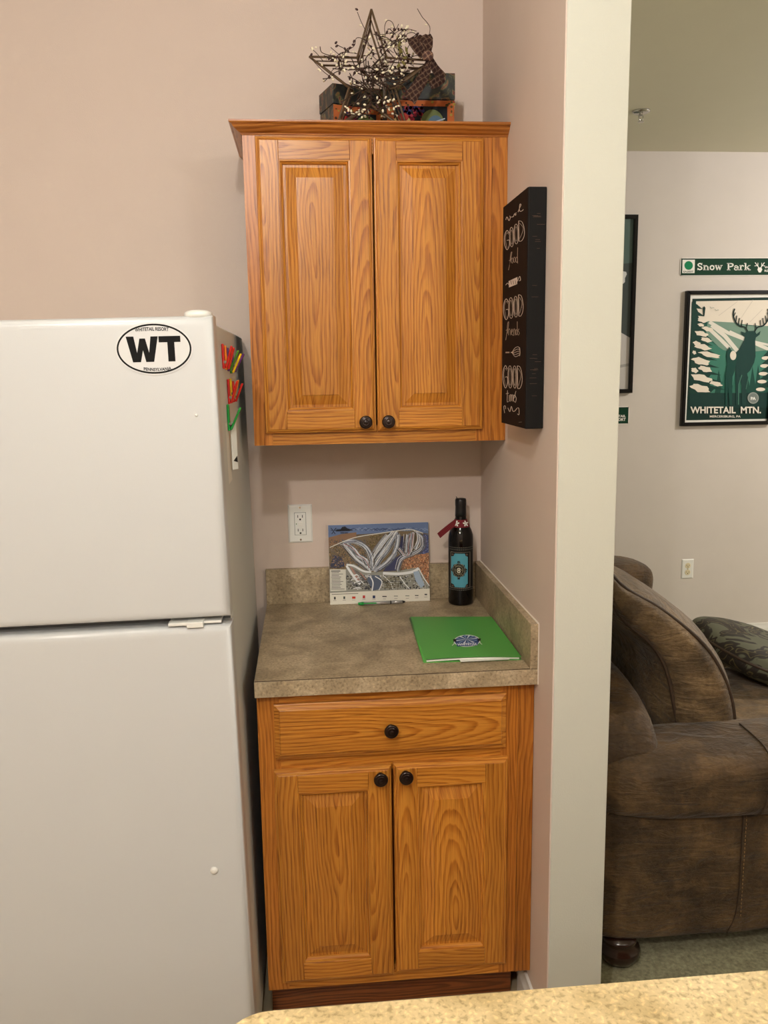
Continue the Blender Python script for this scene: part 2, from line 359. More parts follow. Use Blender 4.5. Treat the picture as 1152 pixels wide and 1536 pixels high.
# ------------------------------------------------------------------ flat printed art
def homography(src, dst):
    A = []; b = []
    for (x, y), (u, v) in zip(src, dst):
        A += [[x, y, 1, 0, 0, 0, -u*x, -u*y], [0, 0, 0, x, y, 1, -v*x, -v*y]]; b += [u, v]
    h = np.append(np.linalg.solve(np.array(A, float), np.array(b, float)), 1).reshape(3, 3)
    return lambda x, y: tuple((h @ np.array([x, y, 1]))[:2]/(h @ np.array([x, y, 1]))[2])
class Art:
    """print on a real surface: place(u, v, lift) -> point; coordinates given through tf(x, y) -> (u, v)"""
    def __init__(s, place, tf=None, step=.00012, sub=None):
        s.bm = new(); s.place = place; s.tf = tf or (lambda x, y: (x, y)); s.l = 0; s.step = step; s.sub = sub
        s.lay = s.bm.loops.layers.float_color.new('Col')
    def _face(s, vs, c, lift):
        pts = []
        for (x, y) in vs: pts.append(s.bm.verts.new(s.place(x, y, lift)))
        try: f = s.bm.faces.new(pts)
        except ValueError: return
        for lp in f.loops: lp[s.lay] = c
    def _add(s, uv, col):
        c = lin(col)+(1,)
        lift = s.l*s.step
        if len(uv) > 4:
            from mathutils.geometry import tessellate_polygon
            P = [Vector((a, b, 0)) for a, b in uv]
            tris = tessellate_polygon([P])
            for t in tris: s._sub([uv[i] for i in t], c, lift)
        else: s._sub(uv, c, lift)
    def _sub(s, vs, c, lift):
        if s.sub:
            if len(vs) == 4: s._sub([vs[0], vs[1], vs[2]], c, lift); s._sub([vs[0], vs[2], vs[3]], c, lift); return
            L = [(abs(vs[i][0]-vs[(i+1) % 3][0]), i) for i in range(3)]
            m_, i = max(L)
            if m_ > s.sub:
                a, b, d = vs[i], vs[(i+1) % 3], vs[(i+2) % 3]; q = ((a[0]+b[0])/2, (a[1]+b[1])/2)
                s._sub([a, q, d], c, lift); s._sub([q, b, d], c, lift); return
        s._face(vs, c, lift)
    def poly(s, pts, col, up=True):
        if up: s.l += 1
        s._add([s.tf(*p) for p in pts], col)
    def stroke(s, pts, wd, col, up=True, taper=False, smooth=0):
        if up: s.l += 1
        if smooth: pts = [(p.x, p.y) for p in spline([(a, b, 0) for a, b in pts], smooth)]
        n = len(pts); Lf = []; Rt = []
        for i, (x, y) in enumerate(pts):
            a = pts[max(i-1, 0)]; b = pts[min(i+1, n-1)]
            dx, dy = b[0]-a[0], b[1]-a[1]; d = math.hypot(dx, dy) or 1
            k = wd/2*((1-.8*i/(n-1)) if taper else 1)
            Lf.append((x-dy/d*k, y+dx/d*k)); Rt.append((x+dy/d*k, y-dx/d*k))
        for i in range(n-1):
            s._add([s.tf(*Lf[i]), s.tf(*Lf[i+1]), s.tf(*Rt[i+1]), s.tf(*Rt[i])], col)
    def disc(s, x, y, rx, ry, col, n=24, up=True):
        s.poly([(x+rx*math.cos(2*PI*i/n), y+ry*math.sin(2*PI*i/n)) for i in range(n)], col, up)
    def text(s, body, x0, y0, x1, y1, col, bold=0., warp=None, up=True):
        """fit body into the box (x0,y0 top-left; x1,y1 bottom-right)"""
        if up: s.l += 1
        cu = bpy.data.curves.new('t', 'FONT'); cu.body = body; cu.offset = bold; cu.resolution_u = 3
        o = bpy.data.objects.new('t', cu); C.objects.link(o)
        dg = bpy.context.evaluated_depsgraph_get(); dg.update()
        me = o.evaluated_get(dg).to_mesh()
        V = [v.co.copy() for v in me.vertices]; F = [list(p.vertices) for p in me.polygons]
        o.evaluated_get(dg).to_mesh_clear(); bpy.data.objects.remove(o); bpy.data.curves.remove(cu)
        if not V: return
        ax, bx = min(v.x for v in V), max(v.x for v in V); ay, by = min(v.y for v in V), max(v.y for v in V)
        c = lin(col)+(1,); lift = s.l*s.step
        def mp(v):
            x = x0+(v.x-ax)/(bx-ax)*(x1-x0); y = y1+(v.y-ay)/(by-ay)*(y0-y1)
            if warp: x, y = warp(x, y)
            return s.tf(x, y)
        P = [mp(v) for v in V]
        for f in F:
            if len(f) == 3: s._sub([P[i] for i in f], c, lift)
            else: s._face([P[i] for i in f], c, lift)
    def build(s, name, parent, mat='print', **k):
        bmesh.ops.recalc_face_normals(s.bm, faces=s.bm.faces)
        return obj(name, s.bm, M[mat], parent, **k)

# ================================================================== SETTING
H = 2.725; XL, XR, YB, YF = -2.6, 4.3, -4.6, 2.12
WT = .1285; WE = -.766
def struct(name, bm, mt, parent=None, **k): return obj(name, bm, mt, parent, kind='structure', **k)
struct('floor', B(XL-.1, .1, YB-.1, .0, -.1, 0), M['vinyl'])
struct('floor', B(.1, XR+.1, YB-.1, YF+.1, -.1, 0), M['carpet'])
struct('ceiling', B(XL-.1, XR+.1, YB-.1, YF+.1, H, H+.1), M['ceil'])
struct('wall_back', B(XL-.1, 0, 0, .12, 0, H), M['wall'])
struct('wall_left', B(XL-.1, XL, YB, 0, 0, H), M['wall'])
struct('wall_rear', B(XL-.1, XR+.1, YB-.1, YB, 0, H), M['wall'])
struct('wall_right', B(XR, XR+.1, YB, YF, 0, H), M['lwall'])
struct('wall_far', B(WT, XR+.1, YF, YF+.1, 0, H), M['lwall'])
# divider: kitchen side in the kitchen paint, its end and living room side in cream
bm = B(.003, WT, WE, YF, 0, H, bev=.002)
struct('wall_divider', bm, M['cream'])
struct('wall_divider_kitchen_side', B(0, .006, WE+.002, .0, 0, H), M['wall'])
# baseboards
def bboard(name, x0, x1, y0, y1, side):
    bm = new()
    t, h = .013, .088
    prof = [(0, 0), (t, 0), (t, h-.03), (t*.75, h-.02), (t*.6, h-.012), (t*.55, h), (0, h)]
    if side == '-Y': prism(bm, [(y0-a, b) for a, b in prof], 'X', x0, x1)
    elif side == '-X': prism(bm, [(x0-a, b) for a, b in prof], 'Y', y0, y1)
    elif side == '+X': prism(bm, [(x0+a, b) for a, b in prof], 'Y', y0, y1)
    struct(name, bm, M['trimw'])
bboard('baseboard_far', WT, XR, YF, 0, '-Y')
bboard('baseboard_kitchen', 0, 0, WE-.013, -.545, '-X')
bboard('baseboard_divider_end', -.013, WT+.013, WE, 0, '-Y')
bboard('baseboard_divider_living', WT, 0, WE-.013, YF, '+X')
# ceiling fixtures carrying the lamps
for i, (l, *_r) in enumerate(LAMPS):
    t = empty('ceiling_light', (l[0], l[1], H), ['brushed round ceiling light fitting nearest the refrigerator', 'brushed round ceiling light fitting above the island', 'brushed round ceiling light fitting in the living room', 'brushed round ceiling light fitting behind the camera, right of the island'][i], 'ceiling light', 'ceiling lights')
    obj('canopy', lathe(new(), [(.07, H), (.07, H-.015), (.05, H-.03), (.012, H-.034), (.012, l[2]+.075)][::-1], (l[0], l[1], 0)), M['metal'], t)
    obj('socket', lathe(new(), [(.02, l[2]+.055), (.02, l[2]+.08)], (l[0], l[1], 0)), M['plast'], t)

# ================================================================== CABINETS
CW = .647
def ring(bm, x0, x1, z0, z1, prof, close=True, split=False):
    """mitred moulding: prof = [(inset, y)]"""
    loops = []
    for ins, y in prof:
        loops.append([bm.verts.new((x0+ins, y, z0+ins)), bm.verts.new((x1-ins, y, z0+ins)), bm.verts.new((x1-ins, y, z1-ins)), bm.verts.new((x0+ins, y, z1-ins))])
    for a, b in zip(loops, loops[1:]):
        for i in range(4):
            f = bm.faces.new((a[i], a[(i+1) % 4], b[(i+1) % 4], b[i]))
            if split and i % 2 == 0: f.material_index = 1      # top and bottom runs have their grain lying across
    if close: bm.faces.new(loops[-1])
    return loops
def knob(parent, x, y, z):
    """y: surface the knob is screwed to"""
    prof = [(.0095, 0), (.0095, .002), (.006, .004), (.0055, .010), (.009, .013), (.0155, .016), (.0168, .019), (.0160, .022), (.0125, .0245), (.0118, .0240), (.0105, .0252), (.0065, .0262), (.0058, .0256), (.0045, .0268), (.001, .0272)]
    return obj('knob', lathe(new(), prof, (x, y, z), 'Y', 28), M['bronze'], parent, smooth=True)
def door(parent, x0, x1, z0, z1, yf, kx, kz, sw=.054, label=None):
    yb = yf+.019; bm = new()
    e = .010
    L = ring(bm, x0, x1, z0, z1, [(0, yb), (0, yf+.0075), (.0015, yf+.0055), (.004, yf+.0050), (.006, yf+.0025), (e, yf+.0012)], close=False, split=True)
    back = bm.faces.new([v for v in L[0]][::-1])
    o = sw
    ring(bm, x0, x1, z0, z1, [(o-.001, yf+.002), (o, yf+.0004), (o+.0035, yf+.0008), (o+.0045, yf+.0045), (o+.009, yf+.0075), (o+.0095, yf+.0125)], close=False, split=True)
    ring(bm, x0, x1, z0, z1, [(o+.0095, yf+.0120), (o+.016, yf+.0120), (o+.040, yf+.0042), (o+.0405, yf+.0022), (o+.048, yf+.0020)])
    bmesh.ops.recalc_face_normals(bm, faces=bm.faces)
    d = obj('door', bm, [M['oakp'], M['oakh']], parent, label=label)
    g = .0004
    for a, b in ((x0+e, x0+sw), (x1-sw, x1-e)):
        obj('stile', B(a, b, yf, yf+.012, z0+e, z1-e, bev=.0006, seg=1), M['oakv'], d)
    for a, b in ((z0+e, z0+sw), (z1-sw, z1-e)):
        obj('rail', B(x0+sw+g, x1-sw-g, yf+.0002, yf+.012, a, b, bev=.0006, seg=1), M['oakh'], d)
    knob(d, kx, yf, kz)
    return d
# ---- upper cabinet
UZ0, UZ1, UY = 1.412, 2.160, -.305
up = empty('wall_cabinet', (-CW/2, 0, UZ0), 'honey oak two-door wall cabinet hung above the counter', 'cabinet')
bm = new()
box(bm, -CW, 0, UY+.019, 0, UZ0+.012, UZ1-.01)
box(bm, -CW, -CW+.012, UY+.019, 0, UZ0, UZ1-.01)
obj('carcass', bm, M['oakd'], up)
obj('stile', B(-CW, -.600, UY, UY+.019, UZ0, UZ1), M['oaks'], up)
obj('stile', B(-.078, -.039, UY, UY+.019, UZ0, UZ1), M['oaks'], up)
obj('rail', B(-.600, -.078, UY, UY+.0188, UZ0, UZ0+.045), M['oakh'], up)
obj('rail', B(-.600, -.078, UY, UY+.0188, UZ1-.045, UZ1), M['oakh'], up)
obj('filler_strip', B(-.0385, -.0005, UY-.001, UY+.019, UZ0, UZ1), M['oaks'], up)
door(up, -.6165, -.3375, 1.443, 2.151, UY-.019, -.3655, 1.468)
door(up, -.3335, -.0625, 1.443, 2.151, UY-.019, -.3080, 1.468)
bm = new(); cr = [(.0005, 2.156), (.003, 2.156), (.004, 2.160), (.010, 2.163), (.019, 2.170), (.023, 2.176), (.026, 2.177), (.029, 2.180), (.029, 2.184), (.0, 2.184), (.0, 2.160)]
rows = [[bm.verts.new((-CW-o_, 0, z_)) for o_, z_ in cr], [bm.verts.new((-CW-o_, UY-o_, z_)) for o_, z_ in cr], [bm.verts.new((0, UY-o_, z_)) for o_, z_ in cr]]
for a, b in zip(rows, rows[1:]):
    for i in range(len(cr)): bm.faces.new((a[i], a[(i+1) % len(cr)], b[(i+1) % len(cr)], b[i]))
bm.faces.new(rows[0]); bm.faces.new(rows[2][::-1])
bmesh.ops.recalc_face_normals(bm, faces=bm.faces)
obj('crown_moulding', bm, oak('oak_crown', True, straight=True, tilt=.02, light=(188, 120, 52), mid=(166, 98, 38)), up)
obj('top_panel', B(-CW, 0, UY, 0, 2.161, 2.168), M['oakh'], up)

# ---- base cabinet
BY = -.622; BZ0, BZ1 = .118, .875
bc = empty('base_cabinet', (-CW/2, -.3, 0), 'honey oak base cabinet with one drawer above two doors', 'cabinet')
obj('carcass', B(-CW+.001, -.001, BY+.019, -.002, BZ0, BZ1-.001), M['oakd'], bc)
obj('stile', B(-CW+.001, -.596, BY, BY+.019, BZ0, BZ1), M['oaks'], bc)
obj('stile', B(-.080, -.039, BY, BY+.019, BZ0, BZ1), M['oaks'], bc)
obj('rail', B(-.596, -.080, BY, BY+.0188, BZ0, BZ0+.045), M['oakh'], bc)
obj('rail', B(-.596, -.080, BY, BY+.0188, BZ1-.035, BZ1), M['oakh'], bc)
obj('rail', B(-.596, -.080, BY, BY+.0188, .675, .735), M['oakh'], bc)
obj('filler_strip', B(-.0385, -.0012, BY-.001, BY+.019, BZ0, BZ1), M['oaks'], bc)
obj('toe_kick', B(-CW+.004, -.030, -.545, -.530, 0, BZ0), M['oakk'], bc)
door(bc, -.613, -.3415, .144, .690, BY-.019, -.368, .667)
door(bc, -.3365, -.065, .150, .692, BY-.019, -.309, .668)
bm = new(); yf = BY-.019; x0, x1, z0, z1 = -.6075, -.070, .718, .851
L = ring(bm, x0, x1, z0, z1, [(0, yf+.019), (0, yf+.0075), (.0015, yf+.0065), (.006, yf+.0050), (.011, yf+.0028), (.012, yf+.0008), (.0135, yf), (.02, yf)])
bm.faces.new(L[0][::-1]); bmesh.ops.recalc_face_normals(bm, faces=bm.faces)
dr = obj('drawer', bm, M['oakh'], bc); knob(dr, -.342, yf, .784)

# ---- countertop with upstands
CZ = .914; CY = -.651
ct = empty('countertop', (-CW/2, -.3, CZ-.038), 'mottled tan laminate worktop with upstands in the corner nook', 'countertop')
obj('slab', B(-CW-.001, -.0008, CY+.003, 0, CZ-.037, CZ, bev=.0008, seg=1), M['lam'], ct)
obj('front_edge', B(-CW-.001, -.0008, CY, CY+.0028, CZ-.038, CZ-.0012, bev=.0006, seg=1), M['lam'], ct)
obj('edge_seam', B(-CW-.001, -.019, CY+.0026, CY+.0036, CZ-.002, CZ+.00025), plain('brown_laminate_seam', (74, 58, 40), .6), ct)
obj('back_upstand', B(-CW-.001, -.0195, -.0190, -.0005, CZ, CZ+.106, bev=.0008, seg=1), M['lam'], ct)
obj('side_upstand', B(-.0190, -.0012, CY, -.0005, CZ, CZ+.107, bev=.0008, seg=1), M['lam'], ct)
bm = new(); box(bm, -.0030, .0006, CY, -.001, CZ+.1068, CZ+.1090); box(bm, -.0014, .0008, CY-.002, CY+.003, CZ-.038, CZ+.107)
obj('caulk_line', bm, M['caulk'], ct)
# ---- island in front
isl = empty('kitchen_island', (.5, -2.0, 0), 'kitchen island with speckled tan laminate top coloured as lamplit, in the foreground', 'kitchen island')
bm = new(); ix0, ix1, iy0, iy1, rr_ = -.622, 1.3, -2.30, -1.640, .05
poly = []
for cx_, cy_, a0 in ((ix1-rr_, iy1-rr_, 0), (ix0+rr_, iy1-rr_, 90), (ix0+rr_, iy0+rr_, 180), (ix1-rr_, iy0+rr_, 270)):
    for k in range(9):
        a = math.radians(a0+k*90/8); poly.append((cx_+rr_*math.cos(a), cy_+rr_*math.sin(a)))
prism(bm, poly, 'Z', CZ-.038, CZ)
obj('worktop', bm, laminate('tan_laminate_lit_tone', (184, 160, 114), (212, 188, 142), (228, 206, 162), .9), isl)  # same laminate as the counter, stronger lamplight put into its lighter colour
obj('base', B(ix0+.04, ix1-.04, iy0+.28, iy1-.04, .1, CZ-.038), M['oakd'], isl)
obj('toe_kick', B(ix0+.10, ix1-.10, iy0+.34, iy1-.10, 0, .1), M['oakk'], isl)

# ================================================================== REFRIGERATOR (leans a hair to the left)
FX1 = -.664; FW = .760; FH = 1.700; FYF = -.800
TILT = -.0125
fr = empty('refrigerator', (FX1-FW/2, -.4, 0), 'white two-door refrigerator with freezer on top, left of the cabinets', 'refrigerator')
def fo(name, bm, mt, parent=fr, **k): return obj(name, bm, mt, parent, **k)
x0, x1 = FX1-FW, FX1
fo('body', B(x0+.002, x1-.002, -.725, -.03, .03, FH-.012, bev=.006, seg=3), M['fridgeside'], smooth=False)
def rdoor(z0, z1, name):
    bm = B(x0, x1, FYF, -.742, z0, z1)
    es = [e for e in bm.edges if abs(e.verts[0].co.y-FYF) < 1e-5 and abs(e.verts[1].co.y-FYF) < 1e-5]
    es += [e for e in bm.edges if abs(e.verts[0].co.z-e.verts[1].co.z) > .1 and e.verts[0].co.y < FYF+.001]
    bmesh.ops.bevel(bm, geom=list(set(es)), offset=.020, segments=6, profile=.6, affect='EDGES')
    o = fo(name, bm, M['fridge'], smooth=True)
    o.data.set_sharp_from_angle(angle=math.radians(50)) if hasattr(o.data, 'set_sharp_from_angle') else None
    return o
GZ = 1.098
fd = rdoor(GZ+.007, FH, 'freezer_door'); rd = rdoor(.10, GZ-.010, 'refrigerator_door')
fo('gasket', B(x0+.012, x1-.006, -.745, -.724, .11, FH-.015), M['gasket'])
fo('door_trim', B(x1-.0055, x1-.0035, -.746, -.728, .10, FH-.006), M['plast'])
bm = new(); box(bm, x1-.125, x1-.072, -.797, -.73, GZ-.0065, GZ-.0005, bev=.001); box(bm, x1-.075, x1-.020, -.790, -.73, GZ-.006, GZ-.001, bev=.001); box(bm, x1-.088, x1-.055, -.803, -.77, GZ-.010, GZ+.001, bev=.001)
fo('middle_hinge', bm, M['plast'])
bm = softbox((x1-.030, -.768, FH+.002), (.027, .030, .010), 2.6, 6); fo('hinge_cover', bm, M['plast'], smooth=True)
fo('hole_plug', lathe(new(), [(.0085, 0), (.0085, .0015), (.007, .004), (.003, .0055)], (x1-.066, FYF, .553), 'Y', 20), M['plast'], rd, smooth=True)
fo('hole_plug', lathe(new(), [(.003, 0), (.003, .001), (.002, .002)], (x1-.042, FYF, 1.512), 'Y', 12), M['plast'], fd, smooth=True)
fo('toe_grille', B(x0+.01, x1-.01, -.74, -.71, .01, .09), M['gasket'])
for hz, hh, pr_ in ((1.14, .32, fd), (.62, .44, rd)):
    bm = new(); box(bm, x0+.03, x0+.055, FYF-.045, FYF-.025, hz, hz+hh, bev=.006); box(bm, x0+.03, x0+.055, FYF-.03, FYF+.004, hz, hz+.03); box(bm, x0+.03, x0+.055, FYF-.03, FYF+.004, hz+hh-.03, hz+hh)
    fo('handle', bm, M['plast'], pr_)
for fx in (x0+.05, x1-.05):
    for fy in (-.68, -.08): fo('foot', lathe(new(), [(.02, 0), (.02, .012), (.012, .014), (.012, .034)], (fx, fy, 0)), M['gasket'])
fr.rotation_euler = (0, TILT, 0)
FR = Matrix.Rotation(TILT, 4, 'Y')
def frp(p):   # a point in the upright refrigerator's frame, moved with its lean
    o = Vector((FX1-FW/2, -.4, 0)); return o + (FR @ (Vector(p)-o).to_4d()).to_3d() if False else o + FR.to_3x3() @ (Vector(p)-o)

# oval magnet / sticker on the freezer door
mg = empty('oval_magnet', frp((x1-.110, FYF, 1.645)), 'white oval magnet lettered WT in bold black on the freezer door', 'magnet', rot=(0, TILT, 0))
# crop (160,450)-(400,680) at 4.8x : oval centre (362,347) radii 270 x 178
cen = Vector((x1-.1125, FYF-.0012, 1.6395)); sc = 1/(4.8*FOC/1.665)*.99
bmx = new()
for kk in range(1):
    n = 64; vs = [(cen.x+265*sc*math.cos(2*PI*i/n), cen.z+181*sc*math.sin(2*PI*i/n)) for i in range(n)]
    prism(bmx, vs, 'Y', FYF-.0012, FYF)
bmesh.ops.transform(bmx, matrix=Matrix.Identity(4), verts=bmx.verts)
def mobj(name, bm, mt, **k):
    # mg is rotated like the fridge: geometry is authored upright, local to mg
    bmesh.ops.translate(bm, verts=bm.verts, vec=-Vector((x1-.110, FYF, 1.645)))
    o = obj(name, bm, mt, None, **k); o.parent = mg; return o
mobj('disc', bmx, plain('white_vinyl', (214, 214, 214), .4))
a = Art(lambda u, v, l: (cen.x+u, FYF-.0012-l, cen.z+v), lambda x, y: ((x-358)*sc, (347-y)*sc))
a.disc(358, 347, 255, 171, (14, 14, 14), 64); a.disc(358, 347, 243, 159, (216, 216, 216), 64)
a.poly([(170, 260), (222, 260), (240, 372), (262, 275), (300, 275), (322, 372), (338, 262), (388, 262), (352, 436), (298, 436), (281, 356), (262, 436), (208, 436)], (14, 14, 14))
a.poly([(392, 262), (541, 262), (541, 304), (498, 304), (498, 436), (450, 436), (450, 304), (392, 304)], (14, 14, 14))
a.text('WHITETAIL RESORT', 236, 205, 466, 230, (14, 14, 14), .025, warp=lambda x, y: (x, y-6+(x-351)**2*.00045))
a.text('PENNSYLVANIA', 277, 474, 466, 496, (14, 14, 14), .025, warp=lambda x, y: (x, y+4-(x-371)**2*.0008))
mobj('lettering', a.bm, M['print'])

# clip magnets on the refrigerator's side
SX = -.666
def clip(loc, mt, label, tilt=0., s=1., grp='plastic clip magnets', mt2=None, spread=.30):
    z_ = loc[2]; sx = frp((FX1-.002, loc[1], z_)).x + .0005
    t = empty('clip_magnet', (sx, loc[1], z_), label, 'magnet', grp, rot=(tilt, TILT, 0))
    def part(name, bm, mt):
        o = obj(name, bm, mt, None); o.parent = t
    b = B(0, .005, -.008*s, .008*s, -.026*s, .026*s, bev=.002); part('back_arm', b, mt)
    b = B(0, .0045, -.008*s, .008*s, -.004*s, .044*s, bev=.002)
    bmesh.ops.rotate(b, verts=b.verts, cent=(0, 0, 0), matrix=Matrix.Rotation(spread, 3, 'Y')); bmesh.ops.translate(b, verts=b.verts, vec=(.006, 0, -.020*s)); part('front_arm', b, mt2 or mt)
    part('spring', lathe(new(), [(.003, -.009*s), (.003, .009*s)], (.006, 0, -.012*s), 'Y', 12), M['metal'])
    return t
clip((0, -.640, 1.630), M['p_red'], 'red clip magnet nearest the door in the top row on the refrigerator side')
clip((0, -.585, 1.628), M['p_orange'], 'orange and red clip magnet second from the door in the top row', mt2=M['p_red'])
clip((0, -.530, 1.625), M['p_purple'], 'purple and green clip magnet in the top row', .0, mt2=M['p_dgreen'], spread=.42)
clip((0, -.470, 1.620), M['p_dgreen'], 'green and yellow clip magnet in the top row', .0, mt2=M['p_yellow'], spread=.45)
clip((0, -.410, 1.622), M['p_purple'], 'purple clip magnet farthest back in the top row', .0, spread=.5)
clip((0, -.560, 1.555), M['p_red'], 'red clip magnet in the middle row under the orange one', s=1.05)
clip((0, -.500, 1.560), M['p_yellow'], 'yellow clip magnet in the middle row', s=.9, mt2=M['p_orange'])
clip((0, -.440, 1.552), M['p_red'], 'red clip magnet farthest back in the middle row', s=.95, mt2=M['p_red'], spread=.4)
clip((0, -.600, 1.500), M['p_green'], 'bright green clip magnet holding a white tag', s=1.1, spread=.45)
sx = frp((FX1-.002, -.6, 1.45)).x
t = empty('white_opener', (sx+.010, -.590, 1.385), 'slim white tag with a small black mark hanging from the green clip', 'tag', rot=(0, TILT, math.radians(-42)))
b = B(0, .0035, -.008, .008, 0, .105, bev=.0015); o = obj('plate', b, M['plast'], None); o.parent = t
b = new(); prism(b, [(-.006, .020), (.006, .016), (.005, .030)], 'X', .0034, .0042); o = obj('mark', b, M['dark'], None); o.parent = t
t = empty('paper_slip', (sx+.0008, -.60, 1.36), 'pale slip of paper on the refrigerator side behind the green clip', 'paper', rot=(0, TILT, 0))
o = obj('slip', B(-.0004, .0004, -.05, .03, 0, .13), M['sheet'], None); o.parent = t

# ================================================================== THINGS ON THE COUNTER
# outlet in the kitchen
def outlet(name, cx, y, cz, label, ivory, gfci):
    t = empty(name, (cx, y, cz), label, 'outlet')
    hw, hh = .0355, .0572
    bm = new(); ring(bm, cx-hw, cx+hw, cz-hh, cz+hh, [(0, y), (0, y-.002), (.004, y-.0052), (.006, y-.0055)]); bmesh.ops.recalc_face_normals(bm, faces=bm.faces)
    obj('cover_plate', bm, M['plast'], t)
    im = M['ivory'] if ivory else M['plast']
    if gfci:
        obj('gap', B(cx-.0172, cx+.0172, y-.0060, y-.005, cz-.0338, cz+.0338), M['gasket'], t)
        s_ = obj('socket_block', B(cx-.0162, cx+.0162, y-.0085, y-.004, cz-.0328, cz+.0328, bev=.001), im, t)
        obj('test_button', B(cx-.0065, cx+.0065, y-.0098, y-.008, cz+.0008, cz+.0060, bev=.0006), M['sheet'], s_)
        obj('reset_button', B(cx-.0065, cx+.0065, y-.0098, y-.008, cz-.0062, cz-.0008, bev=.0006), M['sheet'], s_)
        yy = y-.0089; offs = (.0205, -.0205)
        obj('indicator', B(cx-.0125, cx-.0105, y-.009, y-.008, cz-.002, cz+.002), M['p_dgreen'], s_)
    else:
        offs = (.0195, -.0195); yy = y-.0079
        s_ = None
        for q in offs:
            k = obj('socket_block', lathe(new(), [(.0165, .004), (.0165, .007), (.0155, .0075)], (cx, y, cz+q), 'Y', 28), im, t)
            s_ = s_ or k
        obj('screw', lathe(new(), [(.003, .005), (.003, .0065)], (cx, y, cz), 'Y', 12), M['metal'], t)
    for q in offs:
        obj('slot', B(cx-.0078, cx-.0058, yy, yy+.001, cz+q-.002, cz+q+.006), M['dark'], t)
        obj('slot', B(cx+.0058, cx+.0078, yy, yy+.001, cz+q-.002, cz+q+.006), M['dark'], t)
        obj('ground_hole', lathe(new(), [(.0028, -.001), (.0028, 0)], (cx, yy, cz+q-.0072), 'Y', 12), M['dark'], t)
    for q in (.048, -.048):
        if gfci: obj('screw', lathe(new(), [(.003, .005), (.003, .0062)], (cx, y, cz+q), 'Y', 12), M['metal'], t)
outlet('wall_outlet', -.5415, 0, 1.1535, 'white outlet with test buttons on the wall above the counter', False, True)
outlet('wall_outlet', 1.662, YF, .433, 'white cover outlet with cream sockets low on the living room wall', True, False)

# ski map board leaning on the upstand
mb = empty('trail_map_board', (-.311, -.04, CZ), 'ski trail map board leaning on the upstand beside the bottle', 'picture board')
lean = math.radians(6.0); MW, MH = .2985, .236
mo = Vector((-.4605, -.0440, CZ)); mu = Vector((1, .008, 0)); mv = Vector((0, math.sin(lean), math.cos(lean))); mn = Vector((0, -math.cos(lean), math.sin(lean)))
bm = new(); vs = []
for q in (0, .005):
    for (a_, b_) in ((0, 0), (1, 0), (1, 1), (0, 1)): vs.append(bm.verts.new(mo+mu*a_*MW+mv*b_*MH-mn*(.005-q)))
for f in ((0, 3, 2, 1), (4, 5, 6, 7), (0, 1, 5, 4), (1, 2, 6, 5), (2, 3, 7, 6), (3, 0, 4, 7)): bm.faces.new([vs[i] for i in f])
obj('board', bm, M['sheet'], mb)
hm = homography([(42, 112), (1052, 78), (1078, 832), (65, 880)], [(0, 1), (1, 1), (1, 0), (0, 0)])
def clampuv(x, y):
    u, v = hm(x, y); return min(max(u, .001), .999), min(max(v, .001), .999)
a = Art(lambda u, v, l: mo+mu*u*MW+mv*v*MH+mn*(.0002+l), clampuv, step=.00002)
rn = random.Random(3)
a.poly([(42, 112), (1052, 78), (1075, 715), (62, 765)], (104, 94, 82))
a.poly([(42, 112), (1052, 78), (1052, 190), (900, 160), (560, 185), (300, 200), (42, 230)], (104, 122, 160))
for k in range(26):
    x = 300+k*30; a.stroke([(x-30, 150+rn.random()*14), (x, 132+rn.random()*16), (x+32, 150+rn.random()*14)], 9, rn.choice([(84, 100, 136), (132, 148, 182), (70, 84, 118)]), up=k == 0)
a.poly([(42, 230), (180, 195), (330, 178), (330, 235), (180, 265), (42, 330)], (140, 110, 88))
a.poly([(45, 330), (200, 262), (330, 232), (700, 165), (880, 165), (1000, 190), (1055, 250), (1060, 700), (60, 760)], (122, 106, 84))
a.poly([(1000, 190), (1052, 200), (1062, 380), (960, 420), (900, 400), (1000, 300)], (84, 90, 122))
a.poly([(100, 400), (180, 420), (215, 500), (150, 525), (60, 520)], (66, 68, 92))
a.poly([(755, 210), (810, 215), (825, 340), (815, 390), (762, 330)], (56, 58, 88))
a.poly([(700, 440), (790, 380), (775, 470), (740, 545), (600, 552), (640, 500)], (70, 72, 104))
a.poly([(880, 400), (1060, 370), (1068, 690), (960, 520), (780, 512), (790, 440)], (160, 122, 96))
def speck(n, x0, x1, y0, y1, cols, s=7):
    a.l += 1
    for _ in range(n):
        x = rn.uniform(x0, x1); y = rn.uniform(y0, y1); c = rn.choice(cols); q = s*rn.uniform(.6, 1.3)
        a.poly([(x-q, y), (x, y-q), (x+q, y), (x, y+q)], c, up=False)
speck(650, 790, 1065, 390, 690, [(214, 150, 110), (120, 76, 60), (196, 128, 84), (90, 64, 62), (230, 180, 140)], 6)
speck(800, 55, 480, 250, 560, [(92, 80, 62), (150, 124, 96), (74, 70, 56), (170, 140, 110), (96, 98, 110)], 6)
speck(320, 460, 640, 200, 380, [(110, 96, 62), (88, 80, 54), (150, 130, 92)], 6)
speck(90, 1000, 1055, 200, 380, [(60, 70, 120), (130, 140, 180), (90, 100, 150)], 6)
W_ = (206, 212, 222); W2 = (232, 234, 236); BL_ = (98, 104, 118); DK = (46, 46, 52)
a.poly([(62, 535), (220, 535), (300, 480), (450, 560), (740, 550), (960, 510), (1060, 690), (1070, 715), (62, 765)], (150, 150, 142))
speck(520, 220, 1040, 590, 725, [(74, 70, 62), (110, 104, 92), (196, 196, 196), (60, 62, 70), (150, 146, 136)], 8)
